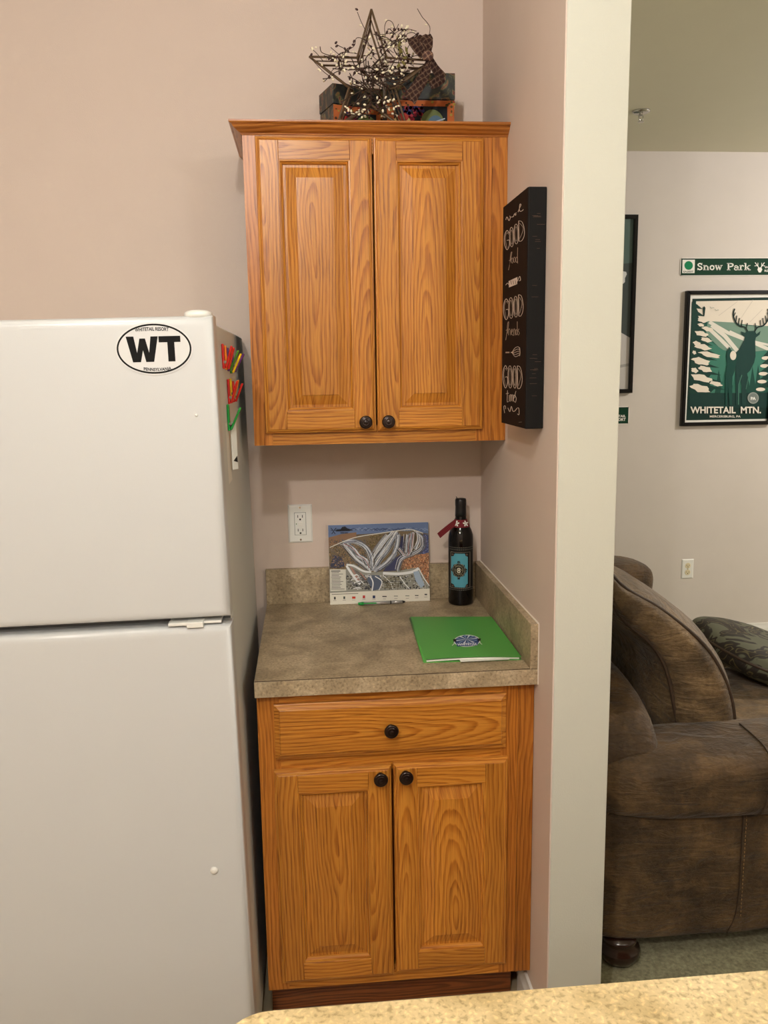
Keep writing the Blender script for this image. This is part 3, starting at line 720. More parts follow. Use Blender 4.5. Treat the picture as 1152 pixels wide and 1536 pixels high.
runs = [[(190, 280), (300, 265), (400, 300), (460, 370), (485, 460), (490, 545)], [(190, 280), (250, 350), (320, 430), (400, 490), (470, 545)],
        [(200, 285), (290, 330), (350, 400), (420, 440), (460, 520)], [(700, 170), (640, 240), (570, 330), (500, 420), (490, 500)],
        [(740, 175), (690, 260), (630, 360), (560, 440), (500, 540)], [(720, 175), (660, 270), (590, 370), (520, 470)],
        [(755, 200), (745, 300), (700, 400), (620, 480), (520, 545)], [(640, 200), (560, 300), (500, 390)], [(730, 370), (700, 420), (640, 480), (560, 530)],
        [(840, 200), (835, 280), (830, 370)], [(900, 175), (890, 260), (880, 330), (840, 400)], [(930, 170), (985, 220), (998, 300), (960, 350), (880, 390), (790, 430), (760, 490), (745, 545)],
        [(870, 190), (850, 300), (850, 380)], [(955, 190), (960, 260), (925, 340)], [(755, 330), (790, 370), (815, 400)]]
for k, r_ in enumerate(runs):
    a.stroke(r_, 46 if k < 9 else 34, BL_, smooth=5); 
for k, r_ in enumerate(runs): a.stroke(r_, 30 if k < 9 else 20, W_, smooth=5)
a.l += 1
for r_ in runs:      # thin tree lines and ropes between the runs
    for _ in range(9):
        dx, dy = rn.uniform(-34, 34), rn.uniform(-14, 14); a.stroke([(x+dx+rn.uniform(-5, 5), y+dy) for x, y in r_], rn.uniform(2.5, 5), rn.choice([(60, 58, 56), (228, 230, 232), (120, 104, 84), (150, 156, 170), (84, 76, 66)]), up=False, smooth=4)
for k, r_ in enumerate(runs): a.stroke([(x+4, y+3) for x, y in r_], 5, rn.choice([W2, (160, 168, 190), (178, 120, 120)]), smooth=5)
a.stroke([(60, 325), (300, 232), (560, 188), (700, 168), (870, 150), (1000, 185)], 8, (216, 214, 206), smooth=5)
a.stroke([(230, 490), (300, 500), (400, 550), (480, 560)], 18, W2, smooth=4); a.stroke([(230, 500), (300, 600), (370, 680)], 22, W2, smooth=4)
for k in range(7): a.stroke([(270+k*16, 510+k*9), (300+k*18, 560+k*8), (345+k*14, 640)], 4, rn.choice([(170, 60, 50), (90, 80, 80), (200, 110, 90)]), up=k == 0, smooth=3)
a.poly([(455, 590), (560, 590), (590, 640), (575, 720), (500, 740), (440, 640)], (90, 100, 120)); a.stroke([(470, 600), (500, 660), (490, 740)], 12, W2, smooth=4); a.stroke([(520, 600), (590, 650), (560, 735)], 9, W2, smooth=4)
a.stroke([(600, 570), (760, 575), (900, 555), (960, 520)], 26, W2, smooth=4); a.stroke([(770, 600), (820, 670), (870, 720)], 9, W2); a.stroke([(600, 590), (680, 660), (700, 720)], 7, W2)
for k in range(6): a.stroke([(610, 620+k*18), (760, 612+k*18)], 5, rn.choice([(70, 66, 52), (120, 112, 84)]), up=k == 0)
a.poly([(905, 555), (960, 545), (1020, 680), (985, 712), (930, 640)], (166, 184, 206)); a.stroke([(960, 520), (1010, 610), (1070, 690)], 10, W2)
for k in range(26):
    x, y = rn.uniform(230, 440), rn.uniform(590, 730); a.stroke([(x, y), (x+30, y-8), (x+50, y+8)], 7, rn.choice([DK, W2, (90, 90, 96)]), up=k == 0)
# title with antler mark, key panel, bottom strip
for q in (-1, 1): a.stroke([(98, 170), (98+q*14, 150), (98+q*28, 136)], 6, DK); a.stroke([(98+q*10, 158), (98+q*26, 160)], 5, DK, up=False); a.stroke([(98, 172), (98+q*18, 196)], 6, DK, up=False)
a.poly([(120, 160), (170, 150), (185, 128), (215, 122), (240, 140), (300, 158), (240, 166), (120, 170)], DK)
a.text('WHITETAIL', 125, 146, 262, 166, (24, 24, 30), .03); a.text('RESORT', 170, 178, 248, 190, (24, 24, 30), .03)
a.poly([(60, 535), (222, 535), (228, 740), (66, 748)], (214, 212, 202))
for k in range(13):
    y = 553+k*14.5; a.stroke([(78 if k % 4 else 74, y), (rn.uniform(150, 212), y-2)], 5 if k else 9, (84, 84, 84), up=k == 0)
a.poly([(62, 765), (1075, 715), (1078, 832), (65, 880)], (226, 222, 210))
a.stroke([(80, 778), (350, 768)], 6, (110, 106, 100))
for k, (x, y, c) in enumerate([(112, 815, (60, 62, 60)), (208, 810, (60, 66, 64)), (305, 808, (184, 60, 44)), (408, 800, (190, 60, 60)), (510, 800, (50, 60, 96)), (617, 795, (50, 50, 50)), (732, 790, (140, 140, 134)), (848, 787, (130, 140, 130)), (943, 783, (50, 50, 50)), (1035, 773, (90, 90, 90))]):
    w_ = (9, 9, 17, 12, 13, 22, 20, 20, 18, 13)[k]; h_ = (13, 13, 11, 14, 14, 5, 4, 4, 4, 7)[k]
    a.poly([(x-w_, y-h_), (x+w_, y-h_), (x+w_, y+h_), (x-w_, y+h_)], c, up=k == 0); a.stroke([(x-16, y+24), (x+16, y+23)], 4, (140, 136, 130), up=False)
a.build('printed_map', mb)

# wine bottle
bx, by, R = -.0765, -.083, .0365
wb = empty('wine_bottle', (bx, by, CZ), 'dark wine bottle with turquoise label and red neck tag', 'bottle')
prof = [(.030, 0), (.0345, .003), (R, .008), (R, .195), (.0355, .208), (.031, .222), (.024, .236), (.0185, .246), (.0160, .258), (.0150, .272), (.0146, .290), (.0146, .306), (.0140, .310), (.010, .3115), (.002, .3118)]
obj('glass_body', lathe(new(), prof, (bx, by, CZ), 'Z', 48), M['bottle'], wb, smooth=True)
obj('capsule', lathe(new(), [(.0166, .262), (.0160, .275), (.0155, .290), (.0162, .296), (.0162, .308), (.0150, .3128), (.010, .3138), (.001, .314)], (bx, by, CZ), 'Z', 40), M['capsule'], wb, smooth=True)
bm = tube(new(), [(bx-.010, by, CZ+.312), (bx-.012, by-.002, CZ+.317), (bx-.014, by-.003, CZ+.319)], .0012, 6); obj('pull_tab', bm, M['capsule'], wb)
a0_ = math.atan2(CAM[0]-bx, by-CAM[1])    # label faces the room
def cyl_place(u, v, l):
    th = u/R + math.radians(-14); r_ = R+.0004+l
    return (bx+r_*math.sin(th), by-r_*math.cos(th), CZ+v)
# label in crop (640,740) x9.04: 310..650 wide bottle -> use arc length by asin
def ltf(x, y):
    q = max(-.98, min(.98, (x-480)/172.)); th = math.asin(q) + math.radians(14)-math.radians(14)
    return (R*(th), (1478-y)*.2435/1000*.93+.0005)
def cyl_place(u, v, l):
    th = u/R + math.atan2(CAM[0]-bx, by-CAM[1]); r_ = R+.0004+l
    return (bx+r_*math.sin(th), by-r_*math.cos(th), CZ+v)
a = Art(cyl_place, ltf, step=.00003, sub=.006)
BK = (30, 28, 28); GY = (112, 110, 100); TQ = (86, 156, 176)
a.poly([(322, 705), (640, 705), (640, 1265), (322, 1265)], BK)
for yy in (708, 735, 1235, 1262): a.stroke([(324, yy), (640, yy)], 7, GY, up=False)
a.stroke([(352, 770), (605, 770), (605, 1240), (345, 1240), (348, 770)], 8, (120, 112, 100))
a.poly([(400, 785), (535, 785), (545, 815), (575, 830), (575, 1180), (550, 1195), (540, 1228), (400, 1225), (390, 1195), (352, 1180), (352, 830), (385, 820)], TQ)
def gear(r1, r2, n, c, cx_=455, cy_=1003): a.poly([(cx_+(r1 if i % 2 else r2)*math.cos(PI*i/n), cy_+1.08*(r1 if i % 2 else r2)*math.sin(PI*i/n)) for i in range(2*n)], c)
a.poly([(440, 880), (470, 880), (478, 925), (530, 930), (545, 975), (572, 1003), (545, 1040), (525, 1080), (478, 1085), (462, 1130), (440, 1125), (432, 1085), (385, 1075), (372, 1035), (345, 1003), (372, 970), (385, 930), (430, 925)], (34, 34, 34))
gear(92, 84, 10, (120, 112, 92)); gear(80, 74, 12, (36, 36, 36)); a.disc(455, 1000, 56, 60, (140, 130, 104)); a.disc(455, 1000, 49, 52, (22, 22, 22))
a.text('8', 432, 968, 478, 1040, (206, 200, 180), .02)
for (x, y, sx_, sy_) in ((375, 800, 1, 1), (560, 800, -1, 1), (375, 1210, 1, -1), (560, 1210, -1, -1)): a.disc(x, y, 12, 12, (120, 100, 88)); a.disc(x, y, 6, 6, BK)
a.build('label', wb)
# red collar with two white flowers and a hanging tail
cz_ = CZ+.246
obj('neck_collar', lathe(new(), [(.0180, .253), (.0215, .243), (.0265, .232), (.0262, .231), (.021, .242), (.0176, .2525)][::-1], (bx, by, CZ), 'Z', 40), M['redtag'], wb, smooth=True)
bm = new(); t0 = Vector((bx-.018, by-.018, CZ+.247)); t1 = Vector((bx-.070, by-.034, CZ+.212)); d_ = (t1-t0).normalized(); up_ = Vector((0, 0, 1)); s_ = (up_-d_*up_.dot(d_)).normalized()*.0085
n_ = d_.cross(s_).normalized()*.0008; vs = []
N1 = 8
for i in range(N1+1):
    c_ = t0.lerp(t1, i/N1)+Vector((0, -.003*math.sin(PI*i/N1), .002*math.sin(PI*i/N1)))
    vs.append([bm.verts.new(c_+s_+n_), bm.verts.new(c_-s_+n_), bm.verts.new(c_-s_-n_), bm.verts.new(c_+s_-n_)])
for A_, B_ in zip(vs, vs[1:]):
    for k in range(4): bm.faces.new((A_[k], A_[(k+1) % 4], B_[(k+1) % 4], B_[k]))
bm.faces.new(vs[0][::-1]); bm.faces.new(vs[-1]); bmesh.ops.recalc_face_normals(bm, faces=bm.faces)
obj('hanging_tag', bm, M['redtag'], wb)
for ang in (-38, 22):
    th = math.radians(ang); c_ = Vector((bx+.0248*math.sin(th), by-.0248*math.cos(th), CZ+.2425)); nx = Vector((math.sin(th), -math.cos(th), .45)).normalized()
    sd = nx.cross(Vector((0, 0, 1))).normalized(); uu = sd.cross(nx); bm = new()
    for k in range(5):
        q = 2*PI*k/5+.3; dv = sd*math.cos(q)+uu*math.sin(q); pv = sd*-math.sin(q)+uu*math.cos(q)
        bm.faces.new([bm.verts.new(c_+dv*a1*.0092+pv*b1*.0092+nx*.0016) for a1, b1 in ((.05, -.05), (.6, -.28), (1, -.12), (1, .12), (.6, .28), (.05, .05))])
    obj('flower', bm, M['sheet'], wb)

# green folder
fz = CZ
F4 = [Vector((-.2435, -.232, 0)), Vector((-.0235, -.262, 0)), Vector((-.0235, -.588, 0)), Vector((-.2530, -.578, 0))]
gf = empty('green_folder', (-.136, -.42, CZ), 'green pocket folder with blue round emblem lying on the counter', 'folder')
def sheetq(q, z, th, lift=lambda u, v: 0, n=14):
    bm = new(); G = []
    for lay in (0, 1):
        g = []
        for j in range(n+1):
            r_ = []
            for i in range(n+1):
                u, v = i/n, j/n; p = (q[0]*(1-u)+q[1]*u)*(1-v)+(q[3]*(1-u)+q[2]*u)*v
                r_.append(bm.verts.new((p.x, p.y, z+lift(u, v)-(th if lay else 0))))
            g.append(r_)
        G.append(g)
    for j in range(n):
        for i in range(n):
            bm.faces.new((G[0][j][i], G[0][j+1][i], G[0][j+1][i+1], G[0][j][i+1])); bm.faces.new((G[1][j][i], G[1][j][i+1], G[1][j+1][i+1], G[1][j+1][i]))
    for i in range(n):
        for (A, Bq) in (((0, i), (0, i+1)), ((n, i), (n, i+1)), ((i, 0), (i+1, 0)), ((i, n), (i+1, n))):
            bm.faces.new((G[0][A[0]][A[1]], G[0][Bq[0]][Bq[1]], G[1][Bq[0]][Bq[1]], G[1][A[0]][A[1]]))
    bmesh.ops.recalc_face_normals(bm, faces=bm.faces); return bm
lf = lambda u, v: .0055*(1-.3*v)+.0035*math.sin(PI*u)*v+.0015*(1-u)*v
obj('back_cover', sheetq(F4, fz+.0016, .0014), M['folder'], gf, smooth=False)
inn = lambda k, dx=0, dy=0: [F4[0].lerp(F4[2], k)+Vector((dx, dy, 0)), F4[1].lerp(F4[3], k)+Vector((dx, dy, 0)), F4[2].lerp(F4[0], k)+Vector((dx, dy, 0)), F4[3].lerp(F4[1], k)+Vector((dx, dy, 0))]
obj('papers', sheetq(inn(.02, .0, -.004), fz+.0052, .0034, lambda u, v: .003*math.sin(PI*u)*v), M['sheet'], gf)
obj('front_cover', sheetq(F4, fz+.0042, .0012, lf), M['folder'], gf)
obj('spine', tube(new(), [F4[0]+Vector((0, 0, fz+.005)), F4[3]+Vector((0, 0, fz+.004))], .0042, 10), M['folder'], gf)
obj('loose_sheet', sheetq([F4[3].lerp(F4[2], .36)+Vector((0, .03, 0)), F4[2]+Vector((-.012, .03, 0)), F4[2]+Vector((-.03, -.004, 0)), F4[3].lerp(F4[2], .36)+Vector((0, -.012, 0))], fz+.0046, .0012, lambda u, v: .001), M['sheet'], gf)
hf = homography([(93, 110), (820, 115), (1075, 455), (215, 440)], [(0, 0), (1, 0), (1, 1), (0, 1)])
def fplace(u, v, l):
    p = (F4[0]*(1-u)+F4[1]*u)*(1-v)+(F4[3]*(1-u)+F4[2]*u)*v
    return (p.x, p.y, fz+.0042+lf(u, v)+.0007+l)
a = Art(fplace, hf, step=.00006)
a.disc(588, 318, 118, 50, (226, 230, 226), 40); a.disc(588, 318, 110, 45, (50, 72, 120), 40)
for k in range(12):
    q = 2*PI*k/12+.2; a.poly([(585, 305), (585+95*math.cos(q), 305+38*math.sin(q)), (585+95*math.cos(q+.2), 305+38*math.sin(q+.2))], (214, 222, 232) if k % 2 else (120, 144, 184), up=k == 0)
for q in (-1, 1): a.poly([(588+q*95, 300), (588+q*125, 300), (588+q*118, 325), (588+q*96, 322)], (18, 20, 24), up=q < 0); a.stroke([(588+q*112, 320), (588+q*118, 340), (588+q*134, 352)], 5, (220, 224, 210), up=False)
a.poly([(490, 336), (688, 332), (680, 358), (500, 362)], (60, 84, 134)); a.text('WHITETAIL', 500, 338, 680, 356, (230, 232, 236), .03)
a.build('emblem', gf)

# pen
pn = empty('pen', (-.309, -.062, CZ), 'silver pen with green end lying in front of the map board', 'pen')
P0 = Vector((-.379, -.0640, CZ+.0052)); P1 = Vector((-.239, -.0610, CZ+.0052))
def seg(a_, b_, r0, r1, nm, mt):
    obj(nm, tube(new(), [P0.lerp(P1, a_), P0.lerp(P1, b_)], r0, 14, r1=r1), M[mt], pn)
seg(0, .12, .0038, .0050, 'green_cap', 'p_green'); seg(.12, .68, .0050, .0050, 'barrel', 'silver'); seg(.68, .70, .0052, .0052, 'band', 'dark'); seg(.70, .94, .0048, .0046, 'upper_barrel', 'silver'); seg(.94, 1., .0044, .002, 'tip', 'dark')
obj('pocket_clip', B(-.365, -.325, -.0690, -.0675, CZ+.005, CZ+.008), M['p_green'], pn)

# ================================================================== SIGN ON THE SIDE WALL
sg = empty('wall_sign', (-.02, -.553, 1.466), 'dark block sign chalk-lettered good food, friends, times on the side wall', 'sign')
sy0, sy1, sz0, sz1 = -.660, -.437, 1.4655, 1.9680
obj('block', B(-.040, -.0005, sy0, sy1, sz0, sz1, bev=.002), M['blackw'], sg)
obj('face', B(-.0412, -.0398, sy0+.001, sy1-.001, sz0+.001, sz1-.001), M['signface'], sg)
hs_ = homography([(150, 185), (285, 75), (245, 1478), (122, 1445)], [(0, 0), (1, 0), (1, 1), (0, 1)])
a = Art(lambda u, v, l: (-.0413-l, sy1+(sy0-sy1)*u, sz1+(sz0-sz1)*v), lambda x, y: hs_(x, y), step=.00004)
CH = (206, 190, 176); CH2 = (176, 156, 140)
def S(pts, wd=3.2, c=CH, sm=5): a.stroke(pts, wd, c, smooth=sm)
S([(163, 262), (170, 245), (180, 268), (188, 250), (184, 240)]); S([(192, 248), (204, 246), (210, 232), (222, 225)]); S([(212, 228), (216, 240), (219, 232)]); S([(230, 222), (236, 205), (246, 180), (240, 178), (238, 215), (252, 216), (258, 208)])
def letters(y0, y1, xs, sl=0., wd=3.4, c=CH):
    """outlined tall GOOD; xs = four (x0, x1); sl = rise per letter"""
    for k, (l_, r_) in enumerate(xs):
        t_ = y0-sl*k; b_ = y1-sl*k*.9; mx_ = (l_+r_)/2; h_ = b_-t_
        def ell(dx, dy, n=18): return [(mx_+((r_-l_)/2-dx)*math.cos(q), (t_+b_)/2+(h_/2-dy)*math.sin(q)) for q in [2*PI*i/n for i in range(n+1)]]
        if k == 0:
            S([(r_, t_+h_*.16), (mx_+2, t_), (l_+1, t_+h_*.25), (l_, t_+h_*.7), (mx_, b_), (r_, b_-h_*.22), (r_, t_+h_*.52), (mx_, t_+h_*.52)], wd, c)
            S([(r_-3, t_+h_*.22), (mx_+1, t_+h_*.12), (l_+4, t_+h_*.4), (mx_, b_-h_*.10)], wd*.45, c)
        elif k < 3:
            a.stroke(ell(0, 0), wd*.8, c); a.stroke(ell(5, 16), wd*.5, c)
        else:
            S([(l_, t_), (l_, b_)], wd, c, 1); S([(l_, t_), (mx_+3, t_+h_*.06), (r_, t_+h_*.4), (r_-1, t_+h_*.75), (mx_, b_-2), (l_, b_)], wd*.8, c)
            S([(l_+5, t_+14), (r_-5, t_+h_*.4), (l_+5, b_-16)], wd*.45, c)
letters(325, 440, [(155, 180), (182, 205), (206, 231), (233, 262)], 17)
letters(728, 850, [(145, 170), (172, 197), (199, 222), (226, 249)], 7)
letters(1115, 1245, [(137, 160), (163, 186), (188, 210), (214, 238)], -1)
# food
S([(176, 560), (184, 520), (190, 465), (196, 455), (192, 480), (182, 530)], 2.6, CH2); S([(180, 505), (196, 495)], 2.6, CH2)
for x_ in (197, 209): a.stroke([(x_+5*math.cos(q), 505-(x_-197)*.3+16*math.sin(q)) for q in [2*PI*i/12 for i in range(13)]], 2.2, CH2)
a.stroke([(221+5*math.cos(q), 502+16*math.sin(q)) for q in [2*PI*i/12 for i in range(13)]], 2.2, CH2); S([(228, 430), (226, 480), (226, 524)], 2.6, CH2)
# rolling pin block ornament
a.poly([(176, 625), (224, 603), (222, 645), (178, 662)], (214, 200, 190)); S([(160, 648), (170, 636), (176, 644)], 3); S([(224, 628), (236, 600), (240, 622), (232, 626)], 3)
for x_ in (188, 200, 212): a.stroke([(x_, 622), (x_+4, 645)], 2.4, (40, 26, 20))
# friends
S([(156, 968), (164, 920), (168, 872), (174, 866), (166, 930)], 2.6, CH2); S([(158, 912), (170, 905)], 2.4, CH2)
S([(172, 940), (175, 905), (181, 908)], 2.6, CH2); S([(183, 940), (184, 910)], 2.6, CH2); S([(188, 925), (194, 915), (190, 905), (187, 930), (196, 942)], 2.4, CH2); S([(199, 944), (200, 908), (206, 908), (207, 942)], 2.4, CH2)
a.stroke([(214+4*math.cos(q), 924+16*math.sin(q)) for q in [2*PI*i/12 for i in range(13)]], 2.2, CH2); S([(220, 862), (219, 940)], 2.4, CH2); S([(229, 905), (224, 915), (230, 930), (224, 942)], 2.4, CH2)
# whisk
S([(155, 1040), (176, 1040)], 8, (170, 150, 136), 1); S([(183, 1040), (192, 1040)], 5, CH, 1)
for q in (-1, -.5, 0, .5, 1): S([(190, 1040), (205, 1040+q*24), (222, 1034+q*26), (231, 1036+q*16)], 2.4)
S([(231, 1012), (233, 1040), (230, 1062)], 2.4)
# times
S([(163, 1258), (160, 1320), (166, 1322)], 2.8); S([(154, 1278), (170, 1274)], 2.8); S([(172, 1284), (171, 1322)], 2.8); S([(177, 1322), (178, 1286), (183, 1286), (184, 1320), (186, 1286), (191, 1288), (191, 1322)], 2.6); S([(195, 1305), (201, 1294), (197, 1284), (194, 1312), (201, 1326)], 2.6); S([(208, 1262), (203, 1285), (209, 1305), (204, 1328)], 2.8)
S([(146, 1388), (142, 1352), (150, 1348), (152, 1366)], 3); S([(164, 1358), (174, 1380), (180, 1356), (184, 1352), (190, 1376), (200, 1376), (212, 1360)], 3.4); S([(214, 1358), (222, 1362), (222, 1396), (214, 1392)], 3)
S([(220, 1440), (236, 1438)], 2.5, (120, 110, 100), 1)
a.build('lettering', sg, 'chalk')
# wear scratches on the block's edge
bm = new(); rn = random.Random(5)
for _ in range(22):
    z_ = rn.choice([rn.uniform(1.83, 1.93), rn.uniform(1.55, 1.62), rn.uniform(1.5, 1.95)]); x_ = rn.uniform(-.034, -.02); l_ = rn.uniform(.006, .018)
    box(bm, x_, x_+l_, sy0-.0001, sy0+.001, z_, z_+.0006)
obj('worn_scratches', bm, plain('bare_wood_scratch', (86, 64, 48), .8), sg, kind='stuff')

# ================================================================== ON TOP OF THE CABINET
TZ = 2.168
def deco_box(loc, w_, d_, h_, rz, label, seed, lidh):
    t = empty('decorative_box', loc, label, 'box', rot=(0, 0, rz))
    def part(nm, bm, mt, par=t):
        o = obj(nm, bm, mt, None); o.parent = par; return o
    part('box_body', B(-w_/2, w_/2, -d_/2, d_/2, 0, h_-lidh-.001), M['paper'])
    part('lid', B(-w_/2-.002, w_/2+.002, -d_/2-.002, d_/2+.002, h_-lidh, h_, bev=.0015), M['paper'])
    y = -d_/2-.0002; hb = h_-lidh-.002; a = Art(lambda u, v, l: (u, y-l, v), step=.00008); rn = random.Random(seed)
    O = (170, 92, 48)
    a.poly([(-w_/2, 0), (w_/2, 0), (w_/2, hb), (-w_/2, hb)], O)
    a.poly([(-w_/2+.018, .012), (w_/2-.018, .012), (w_/2-.018, hb-.014), (-w_/2+.018, hb-.014)], (26, 30, 36))
    for _ in range(34):   # vine border
        e_ = rn.choice('LRT'); x_ = {'L': -w_/2+rn.uniform(.002, .015), 'R': w_/2-rn.uniform(.002, .015), 'T': rn.uniform(-w_/2, w_/2)}[e_]; z_ = hb-rn.uniform(.002, .012) if e_ == 'T' else rn.uniform(0, hb)
        a.disc(x_, z_, rn.uniform(.002, .004), rn.uniform(.0015, .004), rn.choice([(70, 44, 28), (132, 36, 34), (150, 132, 60), (84, 70, 34)]), 8, up=False if _ else True)
    for _ in range(40):   # grapes and fruit
        cx_ = rn.gauss(-w_*.12, w_*.08); z_ = rn.gauss(hb*.72, hb*.12)
        a.disc(cx_, min(z_, hb-.018), .0045, .0045, rn.choice([(120, 26, 46), (90, 22, 50), (150, 44, 56), (50, 46, 96)]), 10, up=_ == 0)
    a.disc(w_*.17, hb*.5, .030, hb*.30, (104, 116, 74)); a.disc(w_*.22, hb*.42, .022, hb*.25, (82, 108, 128)); a.disc(-w_*.28, hb*.40, .026, hb*.28, (172, 150, 96)); a.disc(-w_*.26, hb*.62, .014, .010, (150, 50, 40))
    a.stroke([(w_*.0, hb*.18), (w_*.12, hb*.45), (w_*.36, hb*.60)], .003, (166, 178, 190), smooth=4); a.stroke([(-w_*.35, hb*.2), (0, hb*.12), (w_*.36, hb*.22)], .006, (74, 100, 132), smooth=4)
    a.disc(w_*.38, hb*.2, .010, .010, (222, 180, 84))
    part('painted_panel', a.bm, M['print'])
    return t
deco_box((-.1985, -.110, TZ), .174, .140, .174, 0, 'taller dark fruit-painted box at the right on top of the wall cabinet', 2, .064)
deco_box((-.374, -.125, TZ), .135, .100, .142, math.radians(18), 'shorter dark fruit-painted box at the left behind the wire star', 4, .048)

st = empty('wire_star', (-.325, -.262, TZ), 'brown wire barn star wrapped in berry vines with plaid bow', 'decoration')
SY = -.262
def sp3(x, y, Y=SY): return Vector(onY(x, y, Y))
tips = [(557, 14), (464, 85), None, None, (650, 91)]
cx_, cz_ = sp3(557, 100)[0], sp3(557, 100)[2]
outer = [sp3(557, 14), sp3(464, 85), sp3(503, 196), sp3(612, 198), sp3(650, 91)]
inner = [sp3(535, 86), sp3(522, 133), sp3(557, 160), sp3(594, 133), sp3(581, 86)]
def star_loop(dy, k, lean=0):
    pts = []
    c_ = Vector((cx_, SY, cz_))
    for o_, i_ in zip(outer, inner):
        for p, kk in ((o_, k), (i_, k*.96)):
            q = c_+(p-c_)*kk; q.y += dy; pts.append(q)
    return pts
FA, FB = star_loop(0, 1.), star_loop(.045, .80)
bm = new()
def rods(L, r):
    for i in range(10): tube(bm, [L[i], L[(i+1) % 10]], r, 8)
rods(FA, .0027); rods(FB, .0025)
for i in range(10): tube(bm, [FA[i], FB[i]], .0020, 6)
FC = star_loop(.022, .90); rods(FC, .0014)
low = min(v.co.z for v in bm.verts)
obj('star_frame', bm, M['wire'], st)
rn = random.Random(11)
bmv, bmb, bmd, bml = new(), new(), new(), new()
def berry(bm, p, r, d):
    q = Matrix.Translation(p) @ Vector((0, 0, 1)).rotation_difference(d).to_matrix().to_4x4() @ Matrix.Diagonal((r, r, r*1.55, 1))
    bmesh.ops.create_uvsphere(bm, u_segments=8, v_segments=6, radius=1, matrix=q)
def vine(pts, nb=5, nd=2, r=.0009):
    sp = spline([sp3(x, y, Y) for x, y, Y in pts], 6); tube(bmv, sp, r, 6)
    for k in range(nb+nd):
        i = rn.randrange(2, len(sp)-1); t_ = (sp[i]-sp[i-1]).normalized()
        d_ = Vector((rn.gauss(0, 1), rn.gauss(0, .6), rn.gauss(0, 1))).normalized()
        tube(bmv, [sp[i], sp[i]+d_*.006], .0006, 5)
        berry(bmb if k < nb else bmd, sp[i]+d_*.008, rn.uniform(.0021, .0030) if k < nb else .0028, d_)
Yv = -.285
# free twigs that stand clear of the frame
tw = [([(567, 50, Yv), (560, 30, Yv), (545, 20, Yv)], 1, 0)]
for P_, cream, ends in (
    ([(549, 47), (542, 33), (536, 18)], [(541, 38)], [(535, 14)]), ([(505, 84), (530, 70), (534, 58), (541, 57), (550, 62)], [], [(530, 67), (531, 62)]),
    ([(519, 83), (517, 74), (511, 70), (505, 67)], [], [(504, 64), (505, 69)]), ([(512, 98), (511, 85), (504, 78), (496, 71)], [], [(505, 86)]),
    ([(485, 92), (475, 80), (466, 72)], [(469, 74), (474, 71), (468, 72)], [(467, 82)]), ([(578, 55), (577, 40), (581, 31), (588, 33), (592, 42)], [(579, 30)], [(591, 44)]),
    ([(570, 52), (583, 50), (593, 45), (598, 36)], [(587, 52)], [(592, 44)]), ([(643, 55), (645, 42), (640, 33), (633, 25), (626, 13)], [(639, 37)], []),
    ([(600, 62), (607, 56), (612, 50), (620, 49), (625, 53)], [(606, 66)], [(608, 54)]), ([(464, 84), (474, 96), (486, 108), (494, 114)], [(478, 104), (483, 97), (480, 106)], [(494, 115)]),
    ([(487, 122), (494, 114), (499, 105), (510, 98)], [(512, 100)], [(494, 116)]), ([(610, 100), (600, 120), (590, 130)], [(590, 118), (592, 126)], []),
    ([(520, 150), (517, 165), (524, 175)], [(518, 160), (521, 162), (527, 170)], []), ([(590, 145), (594, 158), (600, 170)], [(591, 149), (594, 160), (598, 159)], [])):
    sp = spline([sp3(x, y, Yv) for x, y in P_], 6); tube(bmv, sp, .0008, 6)
    for x, y in cream: berry(bmb, sp3(x, y, Yv-.002), .0021, Vector((rn.gauss(0, 1), 0, rn.gauss(0, 1))).normalized())
    for x, y in ends: berry(bmd, sp3(x, y, Yv-.002), .0027, Vector((rn.gauss(0, 1), 0, rn.gauss(0, 1))).normalized())
# dense wrap: across the arms and the heart of the star
for k in range(52):
    cx0, cy0 = rn.choice([(500, 100), (525, 105), (560, 80), (585, 65), (600, 80), (585, 100), (560, 130), (545, 150), (590, 110), (612, 90), (540, 130), (600, 70), (560, 160), (585, 60), (565, 100), (505, 103), (515, 106), (575, 62), (592, 60), (607, 78), (600, 66), (538, 168), (600, 150)])
    a_ = rn.uniform(0, 2*PI); P_ = []
    x, y = cx0+rn.gauss(0, 6), cy0+rn.gauss(0, 5); Y_ = Yv+rn.uniform(-.012, .05)
    for j in range(5):
        P_.append((min(max(x, 480), 645), min(max(y, 44), 172), Y_)); a_ += rn.uniform(-.9, .9); x += 11*math.cos(a_); y += 9*math.sin(a_); Y_ += rn.uniform(-.01, .01)
    vine(P_, nb=4, nd=2, r=rn.choice([.0008, .001, .0012]))
for k in range(60):    # twisted core twigs radiating from the middle
    a_ = rn.uniform(0, 2*PI); l_ = rn.uniform(20, 50); x, y = 556+rn.gauss(0, 10), 118+rn.gauss(0, 12)
    x2, y2 = x+l_*math.cos(a_), min(y+l_*.8*math.sin(a_), 176)
    sp = spline([sp3(x, y, Yv+.01), sp3((x+x2)/2+rn.gauss(0, 4), (y+y2)/2+rn.gauss(0, 4), Yv+rn.uniform(0, .03)), sp3(x2, y2, Yv+rn.uniform(0, .04))], 5); tube(bmv, sp, .0013, 5)
for k in range(9):
    x, y = rn.choice([(596, 78), (606, 76), (612, 84), (620, 94), (600, 88)]); p = sp3(x+rn.gauss(0, 4), y+rn.gauss(0, 4), Yv)
    d1 = Vector((rn.gauss(0, 1), rn.gauss(0, .4), rn.gauss(0, 1))).normalized(); d2 = d1.cross(Vector((0, 1, 0))).normalized()
    bml.faces.new([bml.verts.new(p+d1*a1+d2*b1) for a1, b1 in ((0, 0), (.006, .004), (.014, .001), (.018, -.001), (.010, -.004))])
